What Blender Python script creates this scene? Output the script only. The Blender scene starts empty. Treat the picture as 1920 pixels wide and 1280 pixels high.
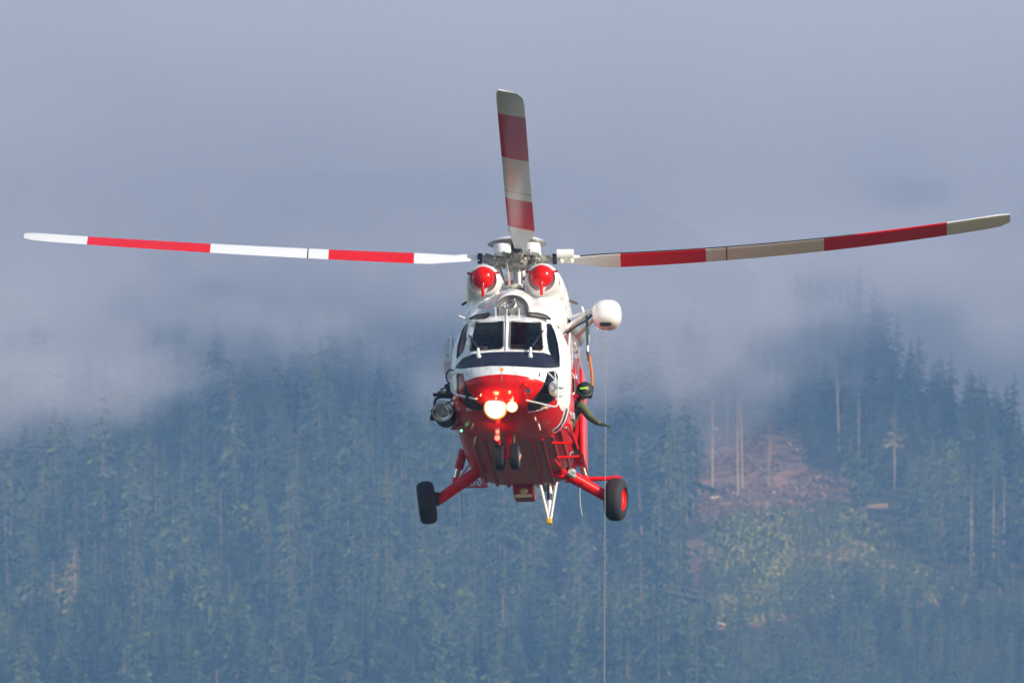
import bpy, bmesh, math, random
import numpy as np
from mathutils import Vector, Matrix, Euler
from mathutils.bvhtree import BVHTree
from mathutils.geometry import delaunay_2d_cdt

random.seed(7)
RNG = np.random.default_rng(7)
S = bpy.context.scene
COL = S.collection

# ------------------------------------------------------------------ camera
PITCH = math.radians(8.0)
CAM = Vector((0, 0, 1.7))
LENS, SENSOR = 400.0, 36.0
FPX = 1920 * LENS / SENSOR                     # focal length in photo pixels
cd = bpy.data.cameras.new('camera')
cam = bpy.data.objects.new('camera', cd)
COL.objects.link(cam)
cam.location = CAM
cam.rotation_euler = (math.pi / 2 + PITCH, 0, 0)
cd.lens, cd.sensor_width = LENS, SENSOR
cd.clip_start, cd.clip_end = 1.0, 20000
cd.dof.use_dof = True
cd.dof.focus_distance = 180.0
cd.dof.aperture_fstop = 8.0
S.camera = cam
RT = Vector((1, 0, 0))
UP = Vector((0, -math.sin(PITCH), math.cos(PITCH)))
FW = Vector((0, math.cos(PITCH), math.sin(PITCH)))

# ------------------------------------------------------------------ light
SUN_EL = math.radians(22)
SUN_AZ = math.radians(58)                      # to the right of straight behind the camera
sun_dir = Vector((math.sin(SUN_AZ) * math.cos(SUN_EL), -math.cos(SUN_AZ) * math.cos(SUN_EL), math.sin(SUN_EL)))
sd = bpy.data.lights.new('sun', 'SUN')
sd.energy = 5.0
sd.angle = math.radians(0.5)
sd.color = (1.0, 0.96, 0.92)
sun = bpy.data.objects.new('sun', sd)
COL.objects.link(sun)
sun.rotation_euler = sun_dir.to_track_quat('Z', 'Y').to_euler()

W = bpy.data.worlds.new('World')
S.world = W
W.use_nodes = True
nt = W.node_tree
bg = nt.nodes['Background']
sky = nt.nodes.new('ShaderNodeTexSky')
sky.sky_type = 'NISHITA'
sky.sun_disc = False
sky.sun_elevation = SUN_EL
sky.sun_rotation = math.atan2(sun_dir.x, sun_dir.y)
sky.air_density = 1.0
sky.dust_density = 1.0
nt.links.new(sky.outputs[0], bg.inputs[0])
bg.inputs[1].default_value = 0.15
S.view_settings.view_transform = 'Standard'
S.view_settings.look = 'None'
S.view_settings.gamma = 1.0
S.view_settings.use_curve_mapping = False
S.view_settings.exposure = 0.0
S.render.engine = 'CYCLES'
S.cycles.use_denoising = True
S.cycles.max_bounces = 10
S.cycles.diffuse_bounces = 3
S.cycles.glossy_bounces = 4
S.cycles.transmission_bounces = 4
S.cycles.transparent_max_bounces = 12
S.cycles.volume_bounces = 7
S.cycles.sample_clamp_indirect = 6.0

# ------------------------------------------------------------------ helpers
def mat(name, color, rough=0.5, metal=0.0, noise=0.0, nscale=6.0, bump=0.0, coat=0.0, spec=0.5):
    m = bpy.data.materials.new(name)
    m.use_nodes = True
    n = m.node_tree
    b = n.nodes['Principled BSDF']
    b.inputs['Base Color'].default_value = (*color, 1)
    b.inputs['Roughness'].default_value = rough
    b.inputs['Metallic'].default_value = metal
    b.inputs['Coat Weight'].default_value = coat
    b.inputs['Specular IOR Level'].default_value = spec
    if noise or bump:
        tc = n.nodes.new('ShaderNodeTexCoord')
        nz = n.nodes.new('ShaderNodeTexNoise')
        nz.inputs['Scale'].default_value = nscale
        nz.inputs['Detail'].default_value = 5
        n.links.new(tc.outputs['Object'], nz.inputs['Vector'])
        if noise:
            mx = n.nodes.new('ShaderNodeMix')
            mx.data_type = 'RGBA'
            mx.inputs['A'].default_value = (*[c * (1 - noise) for c in color], 1)
            mx.inputs['B'].default_value = (*[min(1, c * (1 + noise)) for c in color], 1)
            n.links.new(nz.outputs['Fac'], mx.inputs['Factor'])
            n.links.new(mx.outputs['Result'], b.inputs['Base Color'])
        if bump:
            bp = n.nodes.new('ShaderNodeBump')
            bp.inputs['Strength'].default_value = bump
            bp.inputs['Distance'].default_value = 0.01
            n.links.new(nz.outputs['Fac'], bp.inputs['Height'])
            n.links.new(bp.outputs['Normal'], b.inputs['Normal'])
    return m


def tag(o, label=None, cat=None, group=None, kind=None):
    if label: o['label'] = label
    if cat: o['category'] = cat
    if group: o['group'] = group
    if kind: o['kind'] = kind
    return o


def link(name, me, parent=None, m=None):
    o = bpy.data.objects.new(name, me)
    COL.objects.link(o)
    if parent: o.parent = parent
    if m:
        if isinstance(m, (list, tuple)):
            for q in m: me.materials.append(q)
        else:
            me.materials.append(m)
    return o


def empty(name, loc=(0, 0, 0)):
    o = bpy.data.objects.new(name, None)
    o.empty_display_size = 0.5
    o.location = loc
    COL.objects.link(o)
    return o


def np_mesh(name, V, F, smooth=False):
    """mesh from vertex and (all same size) face arrays"""
    V = np.asarray(V, np.float32); F = np.asarray(F, np.int32)
    me = bpy.data.meshes.new(name)
    me.vertices.add(len(V)); me.vertices.foreach_set('co', V.ravel())
    k = F.shape[1]
    me.loops.add(F.size); me.loops.foreach_set('vertex_index', F.ravel())
    me.polygons.add(len(F))
    me.polygons.foreach_set('loop_start', np.arange(0, F.size, k, dtype=np.int32))
    me.polygons.foreach_set('loop_total', np.full(len(F), k, np.int32))
    if smooth: me.polygons.foreach_set('use_smooth', np.ones(len(F), bool))
    me.update(calc_edges=True)
    return me


def smoothstep(a, b, x):
    t = np.clip((x - a) / (b - a), 0, 1)
    return t * t * (3 - 2 * t)


class Noise2:
    """smooth value noise on a lattice, for laying out ground, trees and fog"""
    def __init__(s, seed): s.t = np.random.default_rng(seed).random((64, 64))
    def __call__(s, x, y):
        x = np.asarray(x, float); y = np.asarray(y, float)
        xi = np.floor(x).astype(int); yi = np.floor(y).astype(int)
        fx = x - xi; fy = y - yi
        fx = fx * fx * (3 - 2 * fx); fy = fy * fy * (3 - 2 * fy)
        g = lambda i, j: s.t[i % 64, j % 64]
        return (g(xi, yi) * (1 - fx) + g(xi + 1, yi) * fx) * (1 - fy) + (g(xi, yi + 1) * (1 - fx) + g(xi + 1, yi + 1) * fx) * fy
N1, N2, N3 = Noise2(1), Noise2(2), Noise2(3)


def world_at(px, py, D):
    """points at horizontal-ish distance D seen in the direction of photo pixel (px, py)"""
    px = np.asarray(px, float); py = np.asarray(py, float)
    a = (px - 960) / FPX; b = (640 - py) / FPX
    dx = a; dy = math.cos(PITCH) - b * math.sin(PITCH); dz = math.sin(PITCH) + b * math.cos(PITCH)
    return np.stack([dx / dy * D, np.ones_like(dx) * D, 1.7 + dz / dy * D], -1)

# ------------------------------------------------------------------ hillside
def crest(px):
    return np.interp(px, [-2500, -200, 1100, 1300, 1480, 1610, 1780, 1920, 2200, 4000], [300, 320, 320, 430, 560, 655, 775, 835, 900, 1000])

def hill_D(px, py):
    """distance of the hillside surface along each sight line; grows monotonically up the slope"""
    px = np.asarray(px, float); py = np.asarray(py, float)
    t = 1280 - py
    base = 2450 + 0.62 * t
    right = 2475 + 0.48 * t + 0.22 * np.maximum(t - 420, 0)
    w = smoothstep(1000, 1450, px)
    D = base * (1 - w) + right * w
    D = D + 50 * (N1(px / 330, py / 900) - 0.5) + 14 * (N2(px / 120 + 9, py / 260) - 0.5) + 2.5 * (N3(px / 40, py / 70) - .5)
    return D + np.maximum(py - 1280, 0) * -.35

def hill_pts(px, py):
    return world_at(px, py, hill_D(px, py))

cols = np.concatenate([np.linspace(-2600, -250, 60, endpoint=False), np.linspace(-250, 2170, 243), np.linspace(2200, 4500, 60)])
rows = np.linspace(0, 1, 190)
PX = np.repeat(cols[None, :], len(rows), 0)
PY = 2300 + (crest(cols)[None, :] - 2300) * rows[:, None]
G = hill_pts(PX, PY)
low = G[0]
ground_rows = []
# the valley floor in front, flat from behind the camera to the foot of the hill, then rising to the slope
for d in (-60, 60, 200, 350, 500, 650, 800, 950):
    q = low.copy(); q[:, 1] = d
    q[:, 2] = 0.0
    ground_rows.append(q)
for f in (0.25, 0.5, 0.75):
    q = low.copy(); q[:, 1] = 950 + (low[:, 1] - 950) * f
    q[:, 2] = low[:, 2] * (f ** 1.5)
    ground_rows.append(q)
back = []
for k, (dy, dz) in enumerate(((40, -2), (110, -30), (260, -110), (600, -240), (1200, -330))):
    q = G[-1].copy(); q[:, 1] += dy; q[:, 2] += dz
    back.append(q)
GG = np.concatenate([np.stack(ground_rows), G, np.stack(back)])
R_, C_ = GG.shape[:2]
idx = np.arange(R_ * C_).reshape(R_, C_)
F = np.stack([idx[:-1, :-1], idx[:-1, 1:], idx[1:, 1:], idx[1:, :-1]], -1).reshape(-1, 4)
me = np_mesh('terrain', GG.reshape(-1, 3), F, True)

# where the hill is cleared (photo position of each ground point -> what grows there)
def inside(poly, x, y):
    x = np.asarray(x, float); y = np.asarray(y, float)
    r = np.zeros(x.shape, bool)
    n = len(poly)
    for i in range(n):
        x1, y1 = poly[i]; x2, y2 = poly[(i + 1) % n]
        c = ((y1 > y) != (y2 > y))
        with np.errstate(divide='ignore', invalid='ignore'):
            xx = (x2 - x1) * (y - y1) / (y2 - y1 + 1e-9) + x1
        r ^= c & (x < xx)
    return r
PLANTATION = [(1325, 985), (1400, 962), (1520, 955), (1600, 950), (1660, 990), (1730, 1065), (1840, 1100), (1835, 1125), (1700, 1135), (1560, 1150), (1440, 1160), (1335, 1180), (1318, 1080)]
CUTOVER = [(1310, 985), (1302, 900), (1335, 800), (1420, 770), (1500, 812), (1520, 880), (1590, 890), (1600, 950), (1400, 962)]
TRACK = [(1395, 966), (1480, 958), (1560, 950), (1665, 944), (1668, 950), (1560, 958), (1480, 966)]
SCAR = [(1020, 990), (1090, 990), (1150, 1010), (1130, 1050), (1090, 1040), (1040, 1005)]
SCAR2 = [(1285, 1020), (1320, 1000), (1322, 1240), (1290, 1240)]
SCAR3 = [(1700, 1060), (1760, 1075), (1850, 1100), (1840, 1120), (1760, 1098)]
GAPS = [(CUTOVER, 1), (SCAR, 1), (SCAR2, 1), (SCAR3, 1), (TRACK, 2), (PLANTATION, 3)]
zone = np.zeros((len(rows), len(cols)))
jx = PX + 22 * (N2(PX / 21, PY / 17) - .5); jy = PY + 16 * (N3(PX / 19, PY / 15) - .5)
for poly, k in ((CUTOVER, .5), (SCAR, .5), (SCAR2, .5), (SCAR3, .5), (PLANTATION, 1.0)):
    zone[inside(poly, jx, jy)] = k
full = np.zeros((R_, C_)); full[len(ground_rows):len(ground_rows) + len(rows)] = zone; full[:7] = 2.0
at = me.attributes.new('zone', 'FLOAT', 'POINT'); at.data.foreach_set('value', full.astype(np.float32).ravel())

tm = bpy.data.materials.new('hill_ground'); tm.use_nodes = True
n = tm.node_tree; b = n.nodes['Principled BSDF']; b.inputs['Roughness'].default_value = 0.95
b.inputs['Specular IOR Level'].default_value = 0.1
a = n.nodes.new('ShaderNodeAttribute'); a.attribute_name = 'zone'
tc = n.nodes.new('ShaderNodeTexCoord')
nz = n.nodes.new('ShaderNodeTexNoise'); nz.inputs['Scale'].default_value = 0.25; nz.inputs['Detail'].default_value = 8
n.links.new(tc.outputs['Object'], nz.inputs['Vector'])
nz2 = n.nodes.new('ShaderNodeTexNoise'); nz2.inputs['Scale'].default_value = 0.06; nz2.inputs['Detail'].default_value = 6
n.links.new(tc.outputs['Object'], nz2.inputs['Vector'])
def ramp(c1, c2, src):
    r = n.nodes.new('ShaderNodeValToRGB')
    r.color_ramp.elements[0].color = (*c1, 1); r.color_ramp.elements[1].color = (*c2, 1)
    r.color_ramp.elements[0].position = .35; r.color_ramp.elements[1].position = .65
    n.links.new(src.outputs['Fac'], r.inputs['Fac']); return r
fo = ramp((.03, .035, .015), (.07, .055, .03), nz)
br = ramp((.10, .06, .045), (.28, .165, .12), nz)
gr = ramp((.07, .08, .035), (.29, .225, .085), nz)
def mixc(f, A, B):
    x = n.nodes.new('ShaderNodeMix'); x.data_type = 'RGBA'
    n.links.new(f, x.inputs['Factor']); n.links.new(A, x.inputs['A']); n.links.new(B, x.inputs['B']); return x.outputs['Result']
def step(e0, e1):
    x = n.nodes.new('ShaderNodeMapRange'); x.inputs['From Min'].default_value = e0; x.inputs['From Max'].default_value = e1
    n.links.new(a.outputs['Fac'], x.inputs['Value']); return x.outputs['Result']
c = mixc(step(.1, .4), fo.outputs['Color'], br.outputs['Color'])
c = mixc(step(.6, .9), c, gr.outputs['Color'])
md_ = ramp((.04, .048, .024), (.09, .095, .05), nz2)
c = mixc(step(1.4, 1.8), c, md_.outputs['Color'])
n.links.new(c, b.inputs['Base Color'])
terrain = link('terrain', me, None, tm)
tag(terrain, kind='structure')

# ------------------------------------------------------------------ trees
def conifer(seed, H, R, crown0, nwh, nbr, droop=0.35, gap=0.0, dense=1.0, sag=0.0):
    """trunk (6 sides, tapered) and a crown of drooping, broken branch sprays; returns two vertex/quad sets"""
    r = np.random.default_rng(seed)
    segs = 7; hs = np.linspace(0, H * 0.97, segs); ang = np.arange(6) * math.pi / 3
    lean = r.normal(0, .012, 2); ph = r.random() * 6.28; amp = r.uniform(.05, .28)
    side_bias = lambda a_: 1 + amp * math.sin(a_ + ph)
    TV = []
    for h in hs:
        rad = max(0.02, 0.011 * H * (1 - h / H) ** 0.8 + .02)
        for q in ang: TV.append((math.cos(q) * rad + lean[0] * h, math.sin(q) * rad + lean[1] * h, h))
    TF = []
    for i in range(segs - 1):
        for j in range(6):
            TF.append((i * 6 + j, i * 6 + (j + 1) % 6, (i + 1) * 6 + (j + 1) % 6, (i + 1) * 6 + j))
    V, Fq = [], []
    for w in range(nwh):
        u0 = (w + r.random() * .8) / nwh
        a0 = r.random() * 6.28
        lop = r.uniform(.72, 1.18)
        for k in range(nbr):
          u = min(.985, max(0, u0 + r.normal(0, .8) / nwh))
          h = H * (crown0 + (1 - crown0) * u)
          prof = ((1 - u) ** 0.7) * (0.6 + 0.4 * min(1, u / 0.15)) * (1.06 + .16 * math.sin(w * 1.9 + seed)) + 0.03
          L0 = R * prof * lop * side_bias(a0 + 6.283 * k / nbr)
          if True:
            if r.random() < gap: continue
            q = a0 + 6.283 * (k + r.normal(0, .22)) / nbr
            L = L0 * r.uniform(.55, 1.2)
            d = np.array([math.cos(q), math.sin(q), 0.0]); sd_ = np.array([-math.sin(q), math.cos(q), 0.0])
            dr = droop * (0.5 + 0.8 * (1 - u)) + r.normal(0, .08)
            o = np.array([lean[0] * h, lean[1] * h, h])
            nseg = 2 if L > R * .35 else 1
            p0 = o + d * L * .06
            for s_ in range(nseg):
                f1 = (s_ + 1) / nseg
                p1 = o + d * L * f1 + np.array([0, 0, -dr * L * f1 * (1.15 - .35 * f1)])
                wd = L * r.uniform(.12, .22) * dense * (1.0 if nseg == 1 or s_ == 0 else .8)
                mid = (p0 + p1) / 2 + np.array([0, 0, L * .04])
                i = len(V)
                V += [p0, mid + sd_ * wd - np.array([0, 0, wd * r.uniform(.2, .9)]), p1, mid - sd_ * wd - np.array([0, 0, wd * r.uniform(.2, .9)])]
                Fq.append((i, i + 1, i + 2, i + 3))
                # hanging twigs under the branch
                hg = L * r.uniform(.10, .30) + sag
                i = len(V)
                V += [p0, p0 * .35 + p1 * .65 + np.array([0, 0, -hg]) + sd_ * wd * r.normal(0, .4), p1 + np.array([0, 0, -hg * .3]), mid + np.array([0, 0, .02 * L])]
                Fq.append((i, i + 1, i + 2, i + 3))
                p0 = p1
    return (np.array(TV), np.array(TF)), (np.array(V), np.array(Fq))


def broadleaf(seed, H, R, crown0, ncl=60, leaf=.55, per=9):
    r = np.random.default_rng(seed)
    (TV, TF), _ = conifer(seed, H, 1, .9, 1, 1)
    V, Fq = [], []
    for c_ in range(ncl):
        u = r.random() ** .8
        h = H * (crown0 + (1 - crown0) * u)
        rr = R * math.sin(math.pi * min(.97, .12 + .85 * (1 - u))) ** .7 * math.sqrt(r.random())
        q = r.random() * 6.283
        cen = np.array([math.cos(q) * rr, math.sin(q) * rr, h])
        sc = r.uniform(.5, 1.1) * R * .3
        for k in range(per):
            p = cen + r.normal(0, 1, 3) * sc * np.array([.6, .6, .45])
            a1 = r.normal(0, 1, 3); a1 /= np.linalg.norm(a1)
            a2 = np.cross(a1, r.normal(0, 1, 3)); a2 /= np.linalg.norm(a2)
            l = leaf * r.uniform(.6, 1.5)
            i = len(V)
            V += [p - a1 * l, p + a2 * l * .6, p + a1 * l, p - a2 * l * .6]
            Fq.append((i, i + 1, i + 2, i + 3))
    return (TV, TF), (np.array(V), np.array(Fq))


def leaf_mat(name, c1, c2, use_attr=False):
    m = bpy.data.materials.new(name); m.use_nodes = True
    n = m.node_tree; b = n.nodes['Principled BSDF']
    b.inputs['Roughness'].default_value = .8; b.inputs['Specular IOR Level'].default_value = .15
    if use_attr:
        s = n.nodes.new('ShaderNodeAttribute'); s.attribute_name = 'tint'; o = s.outputs['Fac']
    else:
        s = n.nodes.new('ShaderNodeObjectInfo'); o = s.outputs['Random']
    tc = n.nodes.new('ShaderNodeTexCoord'); nz = n.nodes.new('ShaderNodeTexNoise')
    nz.inputs['Scale'].default_value = .5; nz.inputs['Detail'].default_value = 4
    n.links.new(tc.outputs['Object'], nz.inputs['Vector'])
    ad = n.nodes.new('ShaderNodeMath'); ad.operation = 'MULTIPLY_ADD'; ad.inputs[1].default_value = .9
    sb = n.nodes.new('ShaderNodeMath'); sb.operation = 'SUBTRACT'; sb.inputs[1].default_value = .45
    n.links.new(nz.outputs['Fac'], ad.inputs[0]); n.links.new(o, sb.inputs[0]); n.links.new(sb.outputs[0], ad.inputs[2])
    mx = n.nodes.new('ShaderNodeMix'); mx.data_type = 'RGBA'
    mx.inputs['A'].default_value = (*c1, 1); mx.inputs['B'].default_value = (*c2, 1)
    n.links.new(ad.outputs[0], mx.inputs['Factor'])
    n.links.new(mx.outputs['Result'], b.inputs['Base Color'])
    return m

M_NEEDLE = leaf_mat('spruce_needles', (.012, .032, .018), (.10, .14, .055))
M_NEEDLE_F = leaf_mat('spruce_needles_far', (.013, .032, .02), (.095, .13, .055), True)
M_LARCH = leaf_mat('larch_needles', (.16, .15, .05), (.34, .26, .10))
M_LEAF = leaf_mat('broad_leaves', (.06, .12, .03), (.20, .22, .05))
M_SAP = leaf_mat('sapling_needles', (.02, .06, .028), (.08, .14, .05))
M_SAP_F = leaf_mat('sapling_needles_far', (.03, .07, .03), (.10, .14, .05), True)
M_BARK = mat('spruce_bark', (.15, .11, .085), .9, noise=.4, nscale=1.2)
M_PALE = mat('pale_bark', (.30, .235, .19), .9, noise=.35, nscale=1.0)

TREE_PROTO = {}
def proto(kind, i, gen, crown_mat, bark):
    (tv, tf), (cv, cf) = gen
    TREE_PROTO[(kind, i)] = (link_mesh('trunk', tv, tf, bark), link_mesh('crown', cv, cf, crown_mat) if len(cv) else None)
def link_mesh(name, v, f, m):
    me = np_mesh(name, v, f); me.materials.append(m); return me
H_OF = {}
specs = [(25, 4.2, .12, 34, 10), (28, 4.6, .2, 36, 10), (21, 3.9, .08, 30, 10), (30, 4.2, .36, 30, 9), (16, 3.4, .06, 26, 9), (26, 3.6, .48, 24, 9), (23, 4.9, .15, 30, 11), (20, 3.3, .1, 30, 9)]
for i, (h, r_, c0, nw, nb) in enumerate(specs):
    proto('spruce', i, conifer(20 + i, h, r_, c0, nw + 6, nb + 5, droop=.38 + .05 * (i % 3), gap=.10 + .04 * (i % 3), dense=.66), M_NEEDLE, M_BARK)
    H_OF[('spruce', i)] = h
for i in range(2):
    proto('sparse', i, conifer(60 + i, 24 + 3 * i, 2.9, .5, 13, 6, droop=.3, gap=.25, dense=.8), M_LARCH, M_PALE)
for i in range(3):
    proto('snag', i, conifer(70 + i, 21 + 3 * i, 1.0, .5, 9, 3, droop=.2, gap=.5, dense=.3), M_PALE, M_PALE)
for i in range(2):
    proto('leafy', i, broadleaf(80 + i, 15 + 3 * i, 3.9, .22), M_LEAF, M_BARK)
for i in range(4):
    proto('sapling', i, conifer(90 + i, 4.2 + .7 * i, 1.15, .04, 11, 7, droop=.3, gap=.05, dense=1.2), M_SAP, M_BARK)
for i in range(2):
    proto('larch', i, conifer(100 + i, 17 + 2 * i, 2.5, .12, 20, 7, droop=.3, gap=.12), M_LARCH, M_BARK)

def tree(name, kind, i, p, s, rz, label, cat, group):
    root = empty(name, p)
    root.scale = (s, s, s * random.uniform(.93, 1.08)); root.rotation_euler = (random.gauss(0, .012), random.gauss(0, .012), rz)
    tr, cr = TREE_PROTO[(kind, i)]
    a_ = bpy.data.objects.new('trunk', tr); COL.objects.link(a_); a_.parent = root
    if cr:
        a_ = bpy.data.objects.new('crown', cr); COL.objects.link(a_); a_.parent = root
    return tag(root, label, cat, group)

# candidate positions over the visible slope, thinned to a natural spacing
def scatter(n, x0, x1, y0, y1, spacing, ok, seed):
    r = np.random.default_rng(seed)
    px = r.uniform(x0, x1, n); py = r.uniform(y0, y1, n)
    k = ok(px, py); px, py = px[k], py[k]
    P = hill_pts(px, py)
    taken = {}; keep = []; spacing = spacing * 1.2
    for j in range(len(px)):
        sp = spacing / 1.2 * (0.6 + 0.8 * N1(px[j] / 60, py[j] / 50))
        gx, gy = int(P[j, 0] // spacing), int(P[j, 1] // spacing)
        good = True
        for a_ in (-1, 0, 1):
            for b_ in (-1, 0, 1):
                for q in taken.get((gx + a_, gy + b_), ()):
                    if (q[0] - P[j, 0]) ** 2 + (q[1] - P[j, 1]) ** 2 < sp * sp: good = False; break
                if not good: break
            if not good: break
        if good:
            taken.setdefault((gx, gy), []).append((P[j, 0], P[j, 1])); keep.append(j)
    return px[keep], py[keep], P[keep]

def forest_ok(px, py):
    k = py > crest(px) - 2
    for poly, _ in GAPS: k &= ~inside(poly, px, py)
    # trees just below a clearing keep their crowns out of it
    for poly, _ in GAPS[:4]: k &= ~inside(poly, px, py - 45)
    k &= ~((px > 1325) & (py > 1125))
    gap_ = N2(px / 75 + 11, py / 60 + 4); k &= gap_ > .2
    for d_ in (20, 60, 110, 160): k &= ~inside(PLANTATION, px + 42, py - d_)
    for d_ in (40, 80, 120, 160): k &= ~inside(PLANTATION, px, py - d_) & ~inside(PLANTATION, px - 25, py - d_) & ~inside(CUTOVER, px, py - d_ * .8)
    for d_ in (35, 70, 110): k &= ~inside(SCAR3, px, py - d_) & ~inside(SCAR, px, py - d_) & ~inside(SCAR2, px - 12, py - d_)
    k &= py > np.interp(px, [0, 300, 700, 1250, 1400], [775, 745, 735, 770, 650])
    return k
yx, yy, YP = scatter(9000, 1315, 2050, 1150, 1420, 3.6, lambda x, y: ~inside(PLANTATION, x, y) & ~inside(PLANTATION, x, y - 30) & (y > 1128 + 30 * N1(x / 40, x * 0)), 12)
fx, fy, FP = scatter(26000, -130, 2050, 620, 1430, 7.6, forest_ok, 11)
n_old = len(fx)
kx, ky, KP = scatter(4000, 1440, 2060, 600, 930, 4.2, lambda x, y: (y > crest(x) - 1) & (y < crest(x) + 50) & ~inside(CUTOVER, x, y), 13)
n_y = n_old + len(yx)
fx = np.concatenate([fx, yx, kx]); fy = np.concatenate([fy, yy, ky]); FP = np.concatenate([FP, YP, KP])
order = np.argsort(FP[:, 1])                                    # nearest first
seen = [j for j in order if -40 < fx[j] < 1960 and fy[j] < 1425]
near = seen[:300]; near_set = set(near)
NEAR_LAB = ['full green spruce', 'tall spruce with broad drooping crown', 'medium spruce branched to the ground', 'tall spruce with long bare trunk',
            'short pointed spruce', 'lanky spruce bare to mid height', 'wide bushy spruce', 'narrow thin-crowned spruce']
ZONES = [(130, 'at the far left edge'), (300, 'among the lower left bare trunks'), (480, 'right of the lower left stand'), (660, 'on the lower left slope'), (800, 'left of the left wheel'),
         (900, 'below the left wheel'), (1000, 'below the nose wheels'), (1134, 'just left of the hanging cable'), (1230, 'just right of the hanging cable'), (1330, 'left of the grassy clearing'),
         (1480, 'below the clearing at its left'), (1640, 'below the clearing at its middle'), (1790, 'below the clearing at its right'), (9999, 'at the lower right edge')]
def where(px, py):
    z = next(n_ for lim, n_ in ZONES if px < lim)
    return z + (' at the bottom edge' if py > 1280 else ' in the bottom row' if py > 1215 else '')
def variant(px, py):
    w = .5 + .5 * (px < 420) * (py > 1100)
    r = random.random()
    if px < 480 and r < .35: return random.choice([3, 5])
    return random.randrange(8)
for j in near:
    v = variant(fx[j], fy[j])
    s = (.78 + .42 * float(N2(fx[j] / 90, fy[j] / 70))) * random.uniform(.82, 1.14)
    if n_old <= j < n_y: s *= .46
    elif fx[j] > 1330: s *= .66 if fy[j] < 900 else .78
    tree('spruce_tree', 'spruce', v, Vector(FP[j]) - Vector((0, 0, .4)), s, random.random() * 6.28,
         NEAR_LAB[v] + ' ' + where(fx[j], fy[j]), 'spruce tree', 'spruces of the lower hillside forest')

# the rest of the forest: one mass of lighter trees
lod = []
for i, (h, r_, c0, nw, nb) in enumerate(specs):
    (tv, tf), (cv, cf) = conifer(120 + i, h, r_ * 1.1, min(c0, .16), int(nw * .62), nb - 2, droop=.42, gap=.06, dense=.95)
    lod.append((np.concatenate([tv, cv]), np.concatenate([tf, cf + len(tv)]), len(tf)))
def mass(name, js, PXs, PYs, P, protos, scale_fn, mats, seed):
    r = np.random.default_rng(seed); Vs, Fs, Mi, Ti = [], [], [], []; off = 0
    for j in js:
        v, f, nt_ = protos[r.integers(len(protos))]
        s = scale_fn(PXs[j], PYs[j]) * r.uniform(.8, 1.18); q = r.random() * 6.283
        c_, s_ = math.cos(q) * s, math.sin(q) * s
        vv = np.stack([v[:, 0] * c_ - v[:, 1] * s_, v[:, 0] * s_ + v[:, 1] * c_, v[:, 2] * s * r.uniform(.92, 1.1) - .4], -1) + P[j]
        Vs.append(vv); Fs.append(f + off); off += len(v)
        m_ = np.ones(len(f), np.int32); m_[:nt_] = 0; Mi.append(m_)
        Ti.append(np.full(len(v), r.random(), np.float32))
    me = np_mesh(name, np.concatenate(Vs), np.concatenate(Fs))
    for m_ in mats: me.materials.append(m_)
    me.polygons.foreach_set('material_index', np.concatenate(Mi))
    at = me.attributes.new('tint', 'FLOAT', 'POINT'); at.data.foreach_set('value', np.concatenate(Ti))
    me.update()
    return link(name, me)
rest = [j for j in order if j not in near_set]
fscale = lambda x, y: float((.74 + .42 * N2(x / 90, y / 70)) * (.46 if x > 1315 and y > 1128 else (.62 if y < 900 else .72) if x > 1330 else 1))
forest = mass('forest', rest, fx, fy, FP, lod, fscale, [M_BARK, M_NEEDLE_F], 5)
tag(forest, kind='stuff')
# the same wood goes on beyond the photograph's frame: very light trees
far_lod = []
for i in range(4):
    (tv, tf), (cv, cf) = conifer(220 + i, 22 + 2 * i, 4.4, .1, 9, 4, droop=.42, gap=.05, dense=2.8)
    far_lod.append((cv, cf, 0))
def outer_ok(x, y): return ((x < -130) | (x > 2050) | (y > 1420)) & (y > crest(x) + 2) & (y > 740)
ox, oy, OP = scatter(60000, -2500, 4400, 740, 2250, 9.5, outer_ok, 17)
of_ = mass('forest', range(len(ox)), ox, oy, OP, far_lod, lambda x, y: float(.7 + .45 * N2(x / 90, y / 70)), [M_BARK, M_NEEDLE_F], 8)
tag(of_, kind='stuff')
print('outer trees', len(ox), 'tris', sum(len(o.data.polygons) for o in (forest, of_)) * 2)
print('forest trees', len(fx), 'near', len(near))

# young plantation in the clearing
sx, sy, SP = scatter(9000, 1310, 1850, 940, 1190, 1.9, lambda x, y: inside(PLANTATION, x, y), 21)
dens = N1(sx / 70 + 5, sy / 45 + 3)
k = dens > .12; sx, sy, SP = sx[k], sy[k], SP[k]
o2 = np.argsort(SP[:, 1])
SAPLAB = ['small dark spruce sapling', 'young spruce with spreading lower branches', 'slim upright young spruce', 'taller young spruce']
def where_s(px, py):
    return 'in the %s %s of the grassy clearing' % ('upper' if py < 1010 else 'middle' if py < 1080 else 'lower', 'left edge' if px < 1390 else 'left half' if px < 1480 else 'centre' if px < 1570 else 'right half' if px < 1680 else 'right end')
for j in o2[:300]:
    v = random.randrange(4)
    tree('spruce_sapling', 'sapling', v, Vector(SP[j]) - Vector((0, 0, .1)), random.uniform(.62, 1.25) * (.6 + .6 * float(N3(sx[j] / 50, sy[j] / 40))), random.random() * 6.28,
         SAPLAB[v] + ' ' + where_s(sx[j], sy[j]), 'sapling', 'spruce saplings in the grassy clearing')
if len(o2) > 300:
    lods = []
    for i in range(3):
        (tv, tf), (cv, cf) = conifer(140 + i, 4.2 + .8 * i, 1.2, .04, 9, 6, droop=.3, dense=1.4)
        lods.append((np.concatenate([tv, cv]), np.concatenate([tf, cf + len(tv)]), len(tf)))
    sm = mass('young_plantation', o2[300:], sx, sy, SP, lods, lambda x, y: .62 + .5 * float(N3(x / 50, y / 40)), [M_BARK, M_SAP_F], 6)
    tag(sm, kind='stuff')
print('saplings', len(o2))

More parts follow.
